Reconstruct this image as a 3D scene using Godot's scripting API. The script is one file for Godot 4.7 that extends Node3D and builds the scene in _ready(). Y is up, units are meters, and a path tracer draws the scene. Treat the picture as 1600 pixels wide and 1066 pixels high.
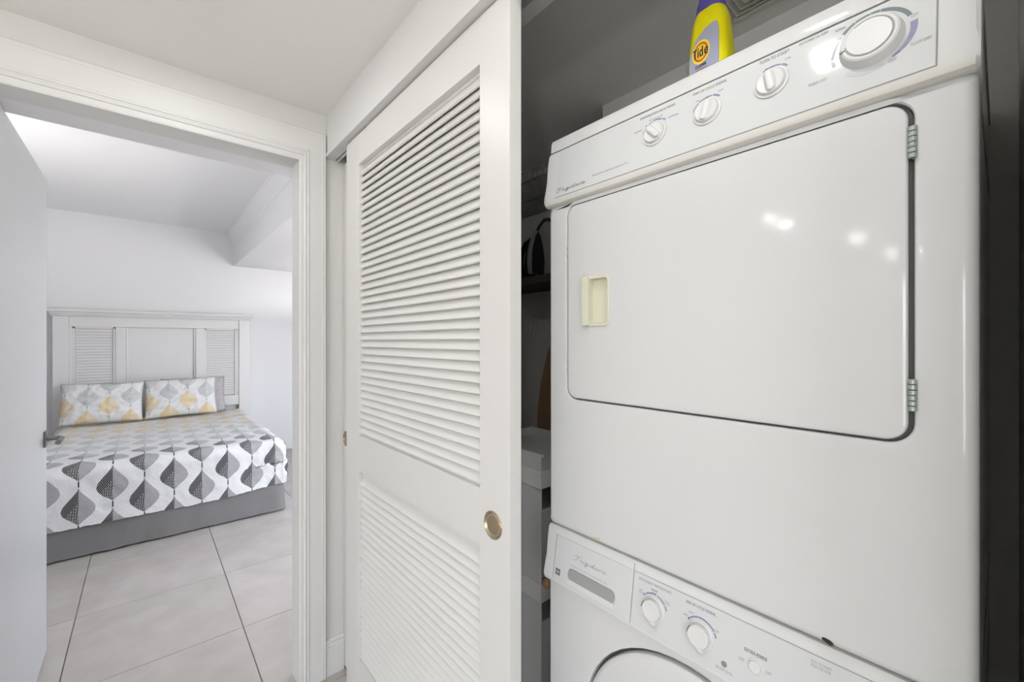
extends Node3D
# A hallway corner: an open bedroom door on the left, a sliding louvered closet door in the middle and a stacked washer and dryer in the closet on the right.
# Metres, y up, floor at y = 0. -z runs along the hallway towards the bedroom, +x towards the closet. The lens is EYE above the floor.

const EYE := 1.36
const TOP := 2.272          # hallway ceiling
const LIFT := 0.932         # underside of the dryer


# ---------------------------------------------------------------- mesh building
class MB:
	var v := PackedVector3Array()
	var xf := Transform3D()

	func tri(a: Vector3, b: Vector3, c: Vector3) -> void:
		v.append(xf * a); v.append(xf * b); v.append(xf * c)

	func quad(a: Vector3, b: Vector3, c: Vector3, d: Vector3) -> void:
		tri(a, b, c); tri(a, c, d)

	func cap(loop: PackedVector3Array, flip: bool) -> void:
		var m := Vector3.ZERO
		for p in loop: m += p
		m /= loop.size()
		for i in loop.size():
			var a := loop[i]
			var b := loop[(i + 1) % loop.size()]
			if flip: tri(m, b, a)
			else: tri(m, a, b)

	func loft(loops: Array, cap_back := true, cap_front := true) -> void:
		for k in loops.size() - 1:
			var A: PackedVector3Array = loops[k]
			var B: PackedVector3Array = loops[k + 1]
			for j in A.size():
				var j2 := (j + 1) % A.size()
				quad(A[j], A[j2], B[j2], B[j])
		if cap_back: cap(loops[0], true)
		if cap_front: cap(loops[-1], false)

	static func rr(cx: float, cy: float, w: float, h: float, r: float, z: float, k := 3) -> PackedVector3Array:
		var o := PackedVector3Array()
		r = minf(r, minf(w, h) * 0.499)
		for q in 4:
			var sx: float = [1, -1, -1, 1][q]
			var sy: float = [1, 1, -1, -1][q]
			for i in k + 1:
				var t := (q + float(i) / k) * PI / 2
				o.append(Vector3(cx + sx * (w / 2 - r) + r * cos(t), cy + sy * (h / 2 - r) + r * sin(t), z))
		return o

	static func ring(r: float, z: float, n := 32, cx := 0.0, cy := 0.0, ry := -1.0) -> PackedVector3Array:
		var o := PackedVector3Array()
		for i in n:
			var t := TAU * i / n
			o.append(Vector3(cx + r * cos(t), cy + (ry if ry > 0 else r) * sin(t), z))
		return o

	# a box with rounded edges
	func rbox(c: Vector3, s: Vector3, r := 0.002, k := 2) -> void:
		r = minf(r, minf(s.x, minf(s.y, s.z)) * 0.49)
		var L := []
		for i in k + 1:
			var t := PI / 2 * i / k
			L.append(rr(c.x, c.y, s.x - 2 * r * (1 - sin(t)), s.y - 2 * r * (1 - sin(t)), maxf(r * sin(t), 0.00002), c.z - s.z / 2 + r * (1 - cos(t)), k))
		for i in k + 1:
			var t := PI / 2 * (1 - float(i) / k)
			L.append(rr(c.x, c.y, s.x - 2 * r * (1 - sin(t)), s.y - 2 * r * (1 - sin(t)), maxf(r * sin(t), 0.00002), c.z + s.z / 2 - r * (1 - cos(t)), k))
		loft(L)

	# from one corner to the opposite one
	func span(a: Vector3, b: Vector3, r := 0.002) -> void:
		rbox((a + b) / 2, (b - a).abs(), r)

	func lathe(profile: Array, n := 32) -> void:
		var L := []
		for p in profile: L.append(ring(maxf(p[0], 0.00001), p[1], n))
		loft(L)

	# a closed outline (counter-clockwise in xy) drawn out along z, its ends eased by e
	func prism(poly: PackedVector2Array, z0: float, z1: float, e := 0.0) -> void:
		var L := []
		var m := Vector2.ZERO
		for p in poly: m += p
		m /= poly.size()
		for s in ([[z0, e], [z0 + e, 0.0], [z1 - e, 0.0], [z1, e]] if e > 0 else [[z0, 0.0], [z1, 0.0]]):
			var o := PackedVector3Array()
			for p in poly:
				var q: Vector2 = p + (m - p).normalized() * s[1]
				o.append(Vector3(q.x, q.y, s[0]))
			L.append(o)
		loft(L, false, false)
		var idx := Geometry2D.triangulate_polygon(poly)
		for i in range(0, idx.size(), 3):
			var a := Vector3(L[-1][idx[i]]); var b := Vector3(L[-1][idx[i + 1]]); var c := Vector3(L[-1][idx[i + 2]])
			if (b - a).cross(c - a).z < 0:
				var t := b; b = c; c = t
			tri(a, b, c)
			var d := Vector3(0, 0, z0 - z1)
			tri(Vector3(a.x, a.y, z0), Vector3(c.x, c.y, z0), Vector3(b.x, b.y, z0))

	func tube(pts: PackedVector3Array, r: float, n := 8, flat := 1.0) -> void:
		var L := []
		var t0 := (pts[1] - pts[0]).normalized()
		var u := t0.cross(Vector3.UP if absf(t0.y) < 0.9 else Vector3.RIGHT).normalized()
		for i in pts.size():
			var t := (pts[mini(i + 1, pts.size() - 1)] - pts[maxi(i - 1, 0)]).normalized()
			u = (u - t * u.dot(t)).normalized()
			var w := t.cross(u)
			var o := PackedVector3Array()
			for j in n:
				var a := TAU * j / n
				o.append(pts[i] + u * cos(a) * r + w * sin(a) * r * flat)
			L.append(o)
		loft(L)

	# a flat ring segment in xy, angles in degrees clockwise from straight up
	func arc(cx: float, cy: float, r0: float, r1: float, a0: float, a1: float, z0: float, z1: float, r0b := -1.0, r1b := -1.0) -> void:
		var n := maxi(3, int(absf(a1 - a0) / 5))
		var p := PackedVector2Array()
		for i in n + 1:
			var f := float(i) / n
			var t := deg_to_rad(90 - lerpf(a0, a1, f))
			var q := r1 if r1b < 0 else lerpf(r1, r1b, f)
			p.append(Vector2(cx + q * cos(t), cy + q * sin(t)))
		for i in n + 1:
			var f := 1.0 - float(i) / n
			var t := deg_to_rad(90 - lerpf(a0, a1, f))
			var q := r0 if r0b < 0 else lerpf(r0, r0b, f)
			p.append(Vector2(cx + q * cos(t), cy + q * sin(t)))
		if Geometry2D.is_polygon_clockwise(p): p.reverse()
		prism(p, z0, z1)

	func mesh(crease := 38.0) -> ArrayMesh:
		var n := v.size() / 3
		var fn := PackedVector3Array(); fn.resize(n)
		var un := PackedVector3Array(); un.resize(n)
		var at := {}
		var keys: Array[Vector3i] = []
		keys.resize(v.size())
		for f in n:
			fn[f] = (v[3 * f + 1] - v[3 * f]).cross(v[3 * f + 2] - v[3 * f])
			un[f] = fn[f].normalized()
			for c in 3:
				var key := Vector3i((v[3 * f + c] * 20000.0).round())
				keys[3 * f + c] = key
				if at.has(key): at[key].append(f)
				else: at[key] = [f]
		var limit := cos(deg_to_rad(crease))
		var V := PackedVector3Array(); var N := PackedVector3Array()
		for f in n:
			if fn[f].length_squared() < 1e-20: continue
			for c in [0, 2, 1]:
				var s := Vector3.ZERO
				for g in at[keys[3 * f + c]]:
					if un[f].dot(un[g]) > limit: s += fn[g]
				V.append(v[3 * f + c]); N.append(s.normalized())
		var arr := []
		arr.resize(Mesh.ARRAY_MAX)
		arr[Mesh.ARRAY_VERTEX] = V
		arr[Mesh.ARRAY_NORMAL] = N
		var am := ArrayMesh.new()
		am.add_surface_from_arrays(Mesh.PRIMITIVE_TRIANGLES, arr)
		return am


# a grid of points with texture coordinates: f(s, t) -> [point, uv], s and t from 0 to 1
func sheet(nx: int, ny: int, f: Callable, st: SurfaceTool = null, flip := false) -> SurfaceTool:
	if st == null:
		st = SurfaceTool.new(); st.begin(Mesh.PRIMITIVE_TRIANGLES); st.set_smooth_group(0)
	var P := []
	for j in ny + 1:
		var row := []
		for i in nx + 1: row.append(f.call(float(i) / nx, float(j) / ny))
		P.append(row)
	for j in ny:
		for i in nx:
			var q := [P[j][i], P[j][i + 1], P[j + 1][i + 1], P[j + 1][i]]
			for k in ([0, 1, 2, 0, 2, 3] if flip else [0, 2, 1, 0, 3, 2]):
				st.set_uv(q[k][1]); st.add_vertex(q[k][0])
	return st


func finish(st: SurfaceTool) -> ArrayMesh:
	st.generate_normals()
	return st.commit()


# ---------------------------------------------------------------- nodes
func put(called: String, mesh: Mesh, m: Material, parent: Node = null, xf := Transform3D()) -> MeshInstance3D:
	var o := MeshInstance3D.new()
	o.mesh = mesh; o.material_override = m; o.transform = xf
	add_named(o, called, parent)
	return o


func add_named(o: Node, called: String, parent: Node = null) -> void:
	var p: Node = parent if parent else self
	var n := called
	var k := 1
	while p.has_node(NodePath(n)):
		n = "%s_%03d" % [called, k]; k += 1
	o.name = n
	p.add_child(o, true)


func thing(called: String, label: String, category: String, at := Vector3.ZERO, turn := 0.0, group := "") -> Node3D:
	var o := Node3D.new()
	add_named(o, called)
	o.position = at; o.rotation.y = turn
	return tag(o, label, category, group)


func tag(o: Node3D, label: String, category: String, group := "", kind := "") -> Node3D:
	o.set_meta("label", label); o.set_meta("category", category)
	if group: o.set_meta("group", group)
	if kind: o.set_meta("kind", kind)
	return o


func struct(called: String, mesh: Mesh, m: Material, label: String, category: String) -> MeshInstance3D:
	var o := put(called, mesh, m)
	tag(o, label, category, "", "structure")
	return o


# ---------------------------------------------------------------- materials
func mat(c: Color, rough := 0.5, metal := 0.0, spec := 0.5) -> StandardMaterial3D:
	var m := StandardMaterial3D.new()
	m.albedo_color = c; m.roughness = rough; m.metallic = metal; m.metallic_specular = spec
	return m


func noise_tex(freq: float, seed_: int, as_normal := false, bump := 4.0, size := 512, oct := 4) -> NoiseTexture2D:
	var n := FastNoiseLite.new()
	n.seed = seed_; n.frequency = freq; n.fractal_octaves = oct
	var t := NoiseTexture2D.new()
	t.width = size; t.height = size; t.seamless = true; t.noise = n
	t.as_normal_map = as_normal; t.bump_strength = bump
	return t


func tri_normal(m: StandardMaterial3D, t: Texture2D, scale: float, strength := 1.0) -> StandardMaterial3D:
	m.normal_enabled = true; m.normal_texture = t; m.normal_scale = strength
	m.uv1_triplanar = true; m.uv1_scale = Vector3.ONE * scale
	return m


var M := {}


func make_materials() -> void:
	var fine := noise_tex(0.05, 3, true, 3.0)
	var peel := noise_tex(0.06, 8, true, 2.0)
	M.hall = tri_normal(mat(Color(0.935, 0.93, 0.915), 0.6), fine, 6.0, 0.12)
	M.paint = tri_normal(mat(Color(0.865, 0.862, 0.85), 0.7), fine, 6.0, 0.12)
	M.bed_wall = tri_normal(mat(Color(0.925, 0.925, 0.935), 0.65), fine, 6.0, 0.12)
	M.ceiling_bed = tri_normal(mat(Color(0.965, 0.965, 0.97), 0.8), fine, 5.0, 0.15)
	M.ceiling = tri_normal(mat(Color(0.97, 0.967, 0.957), 0.8), fine, 5.0, 0.15)
	M.closet = tri_normal(mat(Color(0.945, 0.94, 0.925), 0.8), fine, 6.0, 0.15)
	M.trim = mat(Color(0.874, 0.873, 0.868), 0.5)
	M.door = mat(Color(0.868, 0.864, 0.855), 0.38)
	M.slat = mat(Color(0.883, 0.880, 0.868), 0.42)
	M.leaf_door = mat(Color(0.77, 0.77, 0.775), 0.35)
	M.enamel = tri_normal(mat(Color(0.838, 0.841, 0.840), 0.07), peel, 9.0, 0.03)
	M.plastic = mat(Color(0.850, 0.853, 0.85), 0.2)
	M.panel = mat(Color(0.825, 0.832, 0.836), 0.06)
	M.yellowed = mat(Color(0.852, 0.846, 0.822), 0.35)
	M.cream = mat(Color(0.845, 0.84, 0.76), 0.4)
	M.knob = mat(Color(0.856, 0.856, 0.852), 0.42)
	M.knob_dark = mat(Color(0.52, 0.52, 0.51), 0.4)
	M.gasket = mat(Color(0.36, 0.35, 0.36), 0.7)
	M.line = mat(Color(0.60, 0.60, 0.60), 0.5)
	M.ink = mat(Color(0.42, 0.42, 0.43), 0.6)
	M.ink_soft = mat(Color(0.60, 0.60, 0.61), 0.6)
	M.lilac = mat(Color(0.53, 0.52, 0.64), 0.5)
	M.slate = mat(Color(0.42, 0.47, 0.48), 0.5)
	M.pale = mat(Color(0.76, 0.77, 0.79), 0.5)
	M.steel = mat(Color(0.50, 0.50, 0.51), 0.38, 0.9)
	M.hinge = mat(Color(0.66, 0.70, 0.67), 0.4, 0.55)
	M.nickel = mat(Color(0.69, 0.63, 0.52), 0.25, 1.0)
	M.grout = mat(Color(0.52, 0.50, 0.48), 0.9)
	M.black = mat(Color(0.07, 0.07, 0.075), 0.5)
	M.rust = mat(Color(0.42, 0.25, 0.16), 0.8)
	M.stain = mat(Color(0.80, 0.74, 0.58), 0.6)
	var cloud := noise_tex(0.012, 5)
	var ramp := Gradient.new()
	ramp.set_color(0, Color(0.93, 0.925, 0.92)); ramp.set_color(1, Color(1, 1, 1))
	cloud.color_ramp = ramp
	M.tiles = []
	for c in [Color(0.785, 0.762, 0.742), Color(0.776, 0.755, 0.733), Color(0.795, 0.772, 0.752)]:
		var t := mat(c, 0.16)
		t.albedo_texture = cloud; t.uv1_triplanar = true; t.uv1_world_triplanar = true; t.uv1_scale = Vector3.ONE * 0.7
		M.tiles.append(t)
	var weave := noise_tex(0.35, 11, true, 5.0, 256, 2)
	M.skirt = tri_normal(mat(Color(0.49, 0.48, 0.48), 0.95), weave, 9.0, 0.35)
	M.sham = tri_normal(mat(Color(0.74, 0.73, 0.735), 0.95), weave, 9.0, 0.4)
	M.weave = weave
	M.headboard = mat(Color(0.90, 0.895, 0.895), 0.4)
	M.board = mat(Color(0.36, 0.34, 0.32), 0.7)
	M.board_cover = tri_normal(mat(Color(0.74, 0.61, 0.46), 0.95), weave, 8.0, 0.4)
	M.wire = mat(Color(0.62, 0.62, 0.61), 0.45)
	M.vent = mat(Color(0.90, 0.89, 0.84), 0.5)
	var fr := mat(Color(0.90, 0.90, 0.90, 0.8), 0.5)
	fr.transparency = BaseMaterial3D.TRANSPARENCY_ALPHA
	M.frosted = fr
	M.rim_white = mat(Color(0.88, 0.88, 0.87), 0.5)
	var g := mat(Color(0.95, 0.97, 0.98, 0.08), 0.02)
	g.transparency = BaseMaterial3D.TRANSPARENCY_ALPHA
	M.glass = g


# ---------------------------------------------------------------- the printed leaf pattern
func leaf_half(y: float) -> float:
	if y <= 0.0 or y >= 1.0: return 0.0
	return pow(sin(PI * pow(y, 1.30)), 1.30)


# x from -1 to 1 across the leaf, y from 0 at its tip to 1 at its stem: 0 is bare cloth, else how much ink
func leaf_ink(x: float, y: float, dark: bool) -> float:
	var w := leaf_half(y)
	if absf(x) > w: return 0.0
	if x < 0.0:
		var q := fposmod((y + 0.42 * x) * 15.0, 1.0)
		if q < 0.3: return 0.30
		if y + 0.42 * x > 0.42 and fposmod((x + 0.25 * y) * 7.0, 1.0) < 0.22: return 0.22
		return 1.0 if dark else 0.62
	var p := fposmod((y - 0.55 * x) * 17.0, 1.0)
	return 0.22 if p < 0.34 else 0.40


func duvet_texture() -> ImageTexture:
	# one repeat across (two columns, 0.312 m), the whole length along (2.4 m, v = 0 at the foot hem)
	var W := 192
	var H := 1536
	var im := Image.create(W, H, false, Image.FORMAT_RGB8)
	var cloth := Color(0.90, 0.90, 0.905)
	for j in H:
		var d := 2.4 * (j + 0.5) / H
		var fade := smoothstep(0.28, 1.0, d)
		var ink := Color(0.17, 0.165, 0.175).lerp(Color(0.66, 0.69, 0.68), fade)
		if d > 1.15: ink = ink.lerp(Color(0.86, 0.77, 0.58), smoothstep(1.15, 1.6, d))
		for i in W:
			var X := 0.312 * (i + 0.5) / W
			var c := cloth
			for k in 3:                       # columns centred at 0, 0.156 and 0.312
				var cx := (X - 0.156 * k) / 0.076
				if absf(cx) > 1.0: continue
				var up := d - (0.012 if k != 1 else 0.128)
				var row := fposmod(up, 0.274)
				if row < 0.238:
					var a := leaf_ink(cx, 1.0 - row / 0.238, fade < 0.6)
					if a > 0.0: c = cloth.lerp(ink, a)
				elif absf(X - 0.156 * k) < 0.0035: c = cloth.lerp(ink, 1.0)
			im.set_pixel(i, j, c)
	im.generate_mipmaps()
	return ImageTexture.create_from_image(im)


func pillow_texture() -> ImageTexture:
	# 0.58 m by 0.42 m; a row of grey leaves over a row of ochre ones
	var W := 400
	var H := 290
	var im := Image.create(W, H, false, Image.FORMAT_RGB8)
	var cloth := Color(0.905, 0.905, 0.905)
	for j in H:
		var y := 0.42 * (j + 0.5) / H       # downwards
		for i in W:
			var X := 0.58 * (i + 0.5) / W
			var c := cloth
			for k in 4:
				var at := 0.03 + 0.155 * k
				var cx := (X - at) / 0.074
				if absf(cx) > 1.0: continue
				var up := y + (0.105 if k % 2 == 0 else 0.21)
				var n := int(floor(up / 0.245))
				var row := up - n * 0.245
				var grey := n == 0 or k % 2 == 1 and n == 1
				var ink := Color(0.66, 0.68, 0.675) if grey else Color(0.84, 0.71, 0.46)
				if row < 0.22:
					var a := leaf_ink(cx, row / 0.22, false)
					if a > 0.0: c = cloth.lerp(ink, minf(1.0, a * 1.12))
				elif absf(X - at) < 0.003: c = cloth.lerp(Color(0.45, 0.47, 0.45), 0.8)
			im.set_pixel(i, j, c)
	im.generate_mipmaps()
	return ImageTexture.create_from_image(im)


# ---------------------------------------------------------------- lights
func downlight(x: float, z: float, energy: float, warm: Color, label: String, group := "") -> void:
	var t := thing("ceiling_downlight", label, "downlight", Vector3(x, TOP, z), 0.0, group)
	var b := MB.new()
	b.xf = Transform3D(Basis(Vector3.RIGHT, PI / 2))      # z now points down
	b.lathe([[0.040, -0.0005], [0.062, -0.0005], [0.064, 0.002], [0.060, 0.005], [0.046, 0.006], [0.042, 0.003]], 40)
	put("trim_ring", b.mesh(), M.trim, t)
	var d := MB.new()
	d.xf = b.xf
	d.lathe([[0.0418, 0.0008], [0.0418, 0.0032]], 32)
	var m := mat(Color(1, 1, 1), 0.5)
	m.emission_enabled = true; m.emission = warm; m.emission_energy_multiplier = 5.0
	put("lamp_lens", d.mesh(), m, t)
	var l := AreaLight3D.new()
	l.area_size = Vector2(0.055, 0.055)
	l.light_energy = energy; l.light_color = warm; l.shadow_enabled = true
	l.set("area_range", 12.0); l.set("omni_range", 12.0)
	l.rotation.x = -PI / 2
	l.position.y = -0.009
	add_named(l, "light", t)


func _ready() -> void:
	# ---- camera
	var cam := Camera3D.new()
	cam.name = "camera"
	add_child(cam)
	cam.keep_aspect = Camera3D.KEEP_HEIGHT
	cam.fov = 2.0 * rad_to_deg(atan(533.0 / 663.0))
	cam.position = Vector3(0, EYE, 0)
	cam.rotation.y = -atan(574.0 / 663.0)
	cam.near = 0.02; cam.far = 100.0
	cam.current = true
	# ---- sky and exposure
	var env := Environment.new()
	env.background_mode = Environment.BG_SKY
	var ps := ProceduralSkyMaterial.new()
	ps.sky_top_color = Color(0.84, 0.87, 0.93); ps.sky_horizon_color = Color(0.94, 0.945, 0.955)
	ps.ground_bottom_color = Color(0.86, 0.85, 0.83); ps.ground_horizon_color = Color(0.90, 0.90, 0.895)
	ps.sky_energy_multiplier = 5.0; ps.ground_energy_multiplier = 4.6
	var sky := Sky.new(); sky.sky_material = ps
	env.sky = sky
	env.tonemap_mode = Environment.TONE_MAPPER_LINEAR
	env.tonemap_exposure = 0.275
	env.sdfgi_enabled = true; env.ssao_enabled = true; env.ssil_enabled = true
	var we := WorldEnvironment.new()
	we.name = "world_environment"; we.environment = env
	add_child(we)
	make_materials()
	# ---- lamps
	var warm := Color(1.0, 0.998, 0.992)
	downlight(0.080, -1.335, 0.8, warm, "round recessed downlight just above the top edge of the view, over the hallway")
	downlight(0.25, -0.29, 0.9, warm, "recessed hallway downlight nearest the dryer, mirrored in its console")
	downlight(-2.05, -1.12, 0.35, warm, "recessed downlight nearest the hallway in the next room")
	downlight(-2.32, -1.10, 0.5, warm, "recessed downlight second from the hallway in the next room")
	downlight(-3.27, -0.83, 0.7, warm, "recessed downlight third from the hallway in the next room")
	downlight(-4.40, -0.74, 1.0, warm, "recessed downlight farthest from the hallway in the next room")
	downlight(-0.10, 0.75, 1.0, warm, "recessed hallway downlight just behind the viewpoint")
	for p in [[-1.1, 1.2, "first downlight behind the viewpoint, nearest the closet"], [-2.6, 1.2, "downlight behind the viewpoint, farther from the closet"], [-1.1, 2.6, "downlight just inside the tall window behind the viewpoint"], [-2.6, 2.6, "downlight in the corner between the two windows behind the viewpoint"]]:
		downlight(p[0], p[1], 1.7, warm, p[2])
	build_shell()
	build_floor()
	build_bedroom_door()
	build_closet_door(V(0.575, 0, -1.618), 0.891, "white sliding closet door with two louvered panels and a round finger pull, slid over to the left")
	build_closet_door(V(0.628, 0, -1.797), 0.030, "second louvered sliding door parked behind the first, only its cream edge showing")
	build_washer()
	build_dryer()
	build_bed()
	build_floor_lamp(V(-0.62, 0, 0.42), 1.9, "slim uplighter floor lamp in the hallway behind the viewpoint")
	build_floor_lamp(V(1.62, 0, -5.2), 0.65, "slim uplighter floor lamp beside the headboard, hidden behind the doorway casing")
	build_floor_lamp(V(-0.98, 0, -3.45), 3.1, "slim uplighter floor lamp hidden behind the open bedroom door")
	build_bottle()
	build_closet_things()


# ---------------------------------------------------------------- the shell
func box_of(parts: Array, r := 0.0008) -> ArrayMesh:
	var b := MB.new()
	for p in parts: b.span(p[0], p[1], r)
	return b.mesh()


func V(x: float, y: float, z: float) -> Vector3:
	return Vector3(x, y, z)


func build_shell() -> void:
	# the wall with the bedroom door: opening x -0.344..0.466
	var wf := MB.new()
	wf.prism(PackedVector2Array([V2(-5.1, 0), V2(-0.344, 0), V2(-0.344, 2.077), V2(0.466, 2.077), V2(0.466, 0), V2(1.75, 0), V2(1.75, 2.75), V2(-5.1, 2.75)]), -1.9, -1.8)
	struct("wall_front", wf.mesh(), M.paint, "white hallway wall around the bedroom doorway", "wall")
	struct("wall_right", box_of([[V(0.557, 0, 0.0225), V(0.68, TOP, 3.6)], [V(0.68, 0, 0.0225), V(1.75, TOP, 0.11)]]), M.closet, "wall closing the closet to the right of the dryer", "wall")
	struct("wall_closet_back", box_of([[V(1.6, 0, -1.8), V(1.75, TOP, 0.0225)], [V(1.343, 0, -1.014), V(1.6, TOP, 0.0225)]]), M.closet, "shaded back wall of the laundry closet with a boxed-out chase", "wall")
	struct("wall_left", box_of([[V(-5.1, 0, -1.8), V(-5.0, TOP, 0.3)], [V(-5.1, 0, 3.3), V(-5.0, TOP, 3.6)], [V(-5.1, 0, 0.3), V(-5.0, 0.1, 3.3)], [V(-5.1, 2.1, 0.3), V(-5.0, TOP, 3.3)]]), M.hall, "far white wall of the next room, out of view", "wall")
	struct("wall_behind", box_of([[V(-5.0, 0, 3.5), V(-2.6, TOP, 3.6)], [V(-1.2, 0, 3.5), V(0.557, TOP, 3.6)], [V(-2.6, 0, 3.5), V(-1.2, 0.1, 3.6)], [V(-2.6, 2.1, 3.5), V(-1.2, TOP, 3.6)]]), M.hall, "white wall with the wide window behind the viewpoint", "wall")
	struct("ceiling", box_of([[V(-5.1, TOP, -1.8), V(1.75, TOP + 0.1, 3.6)]]), M.ceiling, "low white ceiling of the hallway", "ceiling")
	struct("wall_bedroom_back", box_of([[V(-1.3, 0, -6.0), V(2.7, 2.72, -5.9)]]), M.bed_wall, "pale wall behind the headboard in the bedroom", "wall")
	struct("wall_bedroom_left", box_of([[V(-1.3, 0, -5.9), V(-1.2, 2.72, -1.9)]]), M.bed_wall, "bedroom wall on the left, hidden by the open door", "wall")
	struct("wall_bedroom_right", box_of([[V(2.6, 0, -5.9), V(2.7, 2.72, -3.9)], [V(2.6, 0, -2.4), V(2.7, 2.72, -1.9)], [V(2.6, 0, -3.9), V(2.7, 0.75, -2.4)], [V(2.6, 2.1, -3.9), V(2.7, 2.72, -2.4)]]), M.bed_wall, "bedroom window wall, out of view to the right", "wall")
	struct("ceiling_bedroom", box_of([[V(-1.3, 2.618, -6.0), V(2.7, 2.72, -1.9)]]), M.ceiling_bed, "white bedroom ceiling seen through the doorway", "ceiling")
	struct("trim_1", box_of([[V(0.784, 2.2375, -5.9), V(2.6, 2.618, -1.9)]]), M.bed_wall, "dropped beam along the right side of the bedroom ceiling", "beam")
	struct("trim_2", box_of([[V(-1.2, 2.069, -2.02), V(0.784, 2.618, -1.9)]]), M.bed_wall, "dropped soffit inside the bedroom above its doorway", "soffit")
	# crown moulding where the beam meets the ceiling
	var b := MB.new()
	b.prism(PackedVector2Array([V2(0.784, 2.485), V2(0.784, 2.618), V2(0.715, 2.618), V2(0.717, 2.605), V2(0.728, 2.598), V2(0.738, 2.570), V2(0.752, 2.540), V2(0.768, 2.520), V2(0.770, 2.500), V2(0.776, 2.492)]), -5.9, -2.02)
	struct("trim_3", b.mesh(20), M.bed_wall, "white crown moulding along the bedroom beam", "crown moulding")
	# door frame of the bedroom: jamb lining, then the casing on the hallway side
	var fr := Node3D.new()
	add_named(fr, "trim_4")
	tag(fr, "white moulded casing and jamb around the bedroom doorway", "door casing", "", "structure")
	put("jamb_lining", box_of([[V(0.456, 0, -1.9), V(0.466, 2.077, -1.8)], [V(-0.344, 0, -1.9), V(-0.334, 2.077, -1.8)], [V(-0.334, 2.067, -1.9), V(0.456, 2.077, -1.8)]]), M.trim, fr)
	var prof := [[0.0, 0.0], [0.0, 0.012], [0.004, 0.0145], [0.016, 0.0145], [0.018, 0.019], [0.022, 0.0205], [0.025, 0.017], [0.028, 0.017], [0.030, 0.0205], [0.034, 0.0205], [0.037, 0.0175], [0.082, 0.0185], [0.084, 0.0195], [0.087, 0.0195], [0.089, 0.0185], [0.092, 0.0195], [0.096, 0.0195], [0.0985, 0.017], [0.0985, 0.0]]
	var names := ["casing_side", "casing_head", "casing_side"]
	var ends := []
	for s in [[-1, 0], [-1, 1], [1, 1], [1, 0]]:
		var o := PackedVector3Array()
		for p in prof:
			var x: float = -0.330 - p[0] if s[0] < 0 else 0.4545 + p[0]
			var y: float = 0.0 if s[1] == 0 else 2.0645 + p[0] * 1.28
			o.append(V(x, y, -1.8 + p[1]))
		ends.append(o)
	for k in 3:
		var c := MB.new()
		c.loft([ends[k], ends[k + 1]], false, false)
		put(names[k], c.mesh(25), M.trim, fr)
	# header over the closet opening
	var hd := Node3D.new()
	add_named(hd, "trim_5")
	tag(hd, "white boxed header with a beaded lower edge over the sliding closet door", "header", "", "structure")
	put("header_board", box_of([[V(0.557, 2.101, -1.8), V(0.592, TOP, 0.0225)]]), M.trim, hd)
	var e := MB.new()
	for q in [[2.101, 2.1125, 0.551], [2.1125, 2.118, 0.5535]]: e.span(V(q[2], q[0], -1.8), V(0.558, q[1], 0.0225), 0.0012)
	put("header_bead", e.mesh(), M.trim, hd)
	put("track_lip", box_of([[V(0.5985, 2.094, -1.79), V(0.6015, 2.16, 0.0)], [V(0.5985, 2.16, -1.79), V(0.70, 2.17, 0.0)]], 0.0005), M.trim, hd)
	put("rear_fascia", box_of([[V(0.668, 2.135, -1.8), V(0.705, TOP, 0.0225)]]), M.trim, hd)
	# base board on the short return beside the closet door
	var bb := MB.new()
	bb.xf = Transform3D(Basis(V(0, 0, 1), V(0, 1, 0), V(-1, 0, 0)), V(0, 0, -1.8))
	bb.prism(PackedVector2Array([V2(0, 0), V2(0.013, 0), V2(0.013, 0.108), V2(0.010, 0.112), V2(0.0125, 0.117), V2(0.0115, 0.124), V2(0.008, 0.127), V2(0.0095, 0.133), V2(0.007, 0.142), V2(0.003, 0.146), V2(0, 0.146)]), -0.627, -0.5535, 0.0)
	struct("baseboard_front", bb.mesh(20), M.trim, "short moulded baseboard between the doorway casing and the closet door", "baseboard")
	# windows, out of view: they let the daylight in
	for w in [[V(-2.6, 0.1, 3.54), V(-1.2, 2.1, 3.58), 3], [V(-5.06, 0.1, 0.3), V(-5.04, 2.1, 3.3), 4], [V(2.64, 0.75, -3.9), V(2.66, 2.1, -2.4), 2]]:
		var n := Node3D.new()
		n.name = "window_%d" % (w[2] - 1)
		add_child(n)
		tag(n, "tall window behind the viewpoint" if w[2] == 3 else "wide window in the far wall of the next room" if w[2] == 4 else "bedroom window beside the bed, out of view", "window", "", "structure")
		var a: Vector3 = w[0]; var z: Vector3 = w[1]
		var f := MB.new()
		var along := V(1, 0, 0) if w[2] == 3 else V(0, 0, 1)
		f.span(a, V(z.x, a.y + 0.05, z.z), 0.004)
		f.span(V(a.x, z.y - 0.05, a.z), z, 0.004)
		for k in w[2] + 1:
			var p: Vector3 = a + along * ((z - a).dot(along) - 0.05) * k / float(w[2])
			f.span(p, V(p.x + (0.05 if w[2] == 3 else 0.02), z.y, p.z + (0.04 if w[2] == 3 else 0.05)), 0.004)
		put("window_frame", f.mesh(), M.trim, n)
		var mid := (a + z) / 2
		put("pane", box_of([[V(a.x, a.y, mid.z - 0.003), V(z.x, z.y, mid.z + 0.003)]] if w[2] == 3 else [[V(mid.x - 0.003, a.y, a.z), V(mid.x + 0.003, z.y, z.z)]]), M.glass, n)


func V2(x: float, y: float) -> Vector2:
	return Vector2(x, y)


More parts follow.
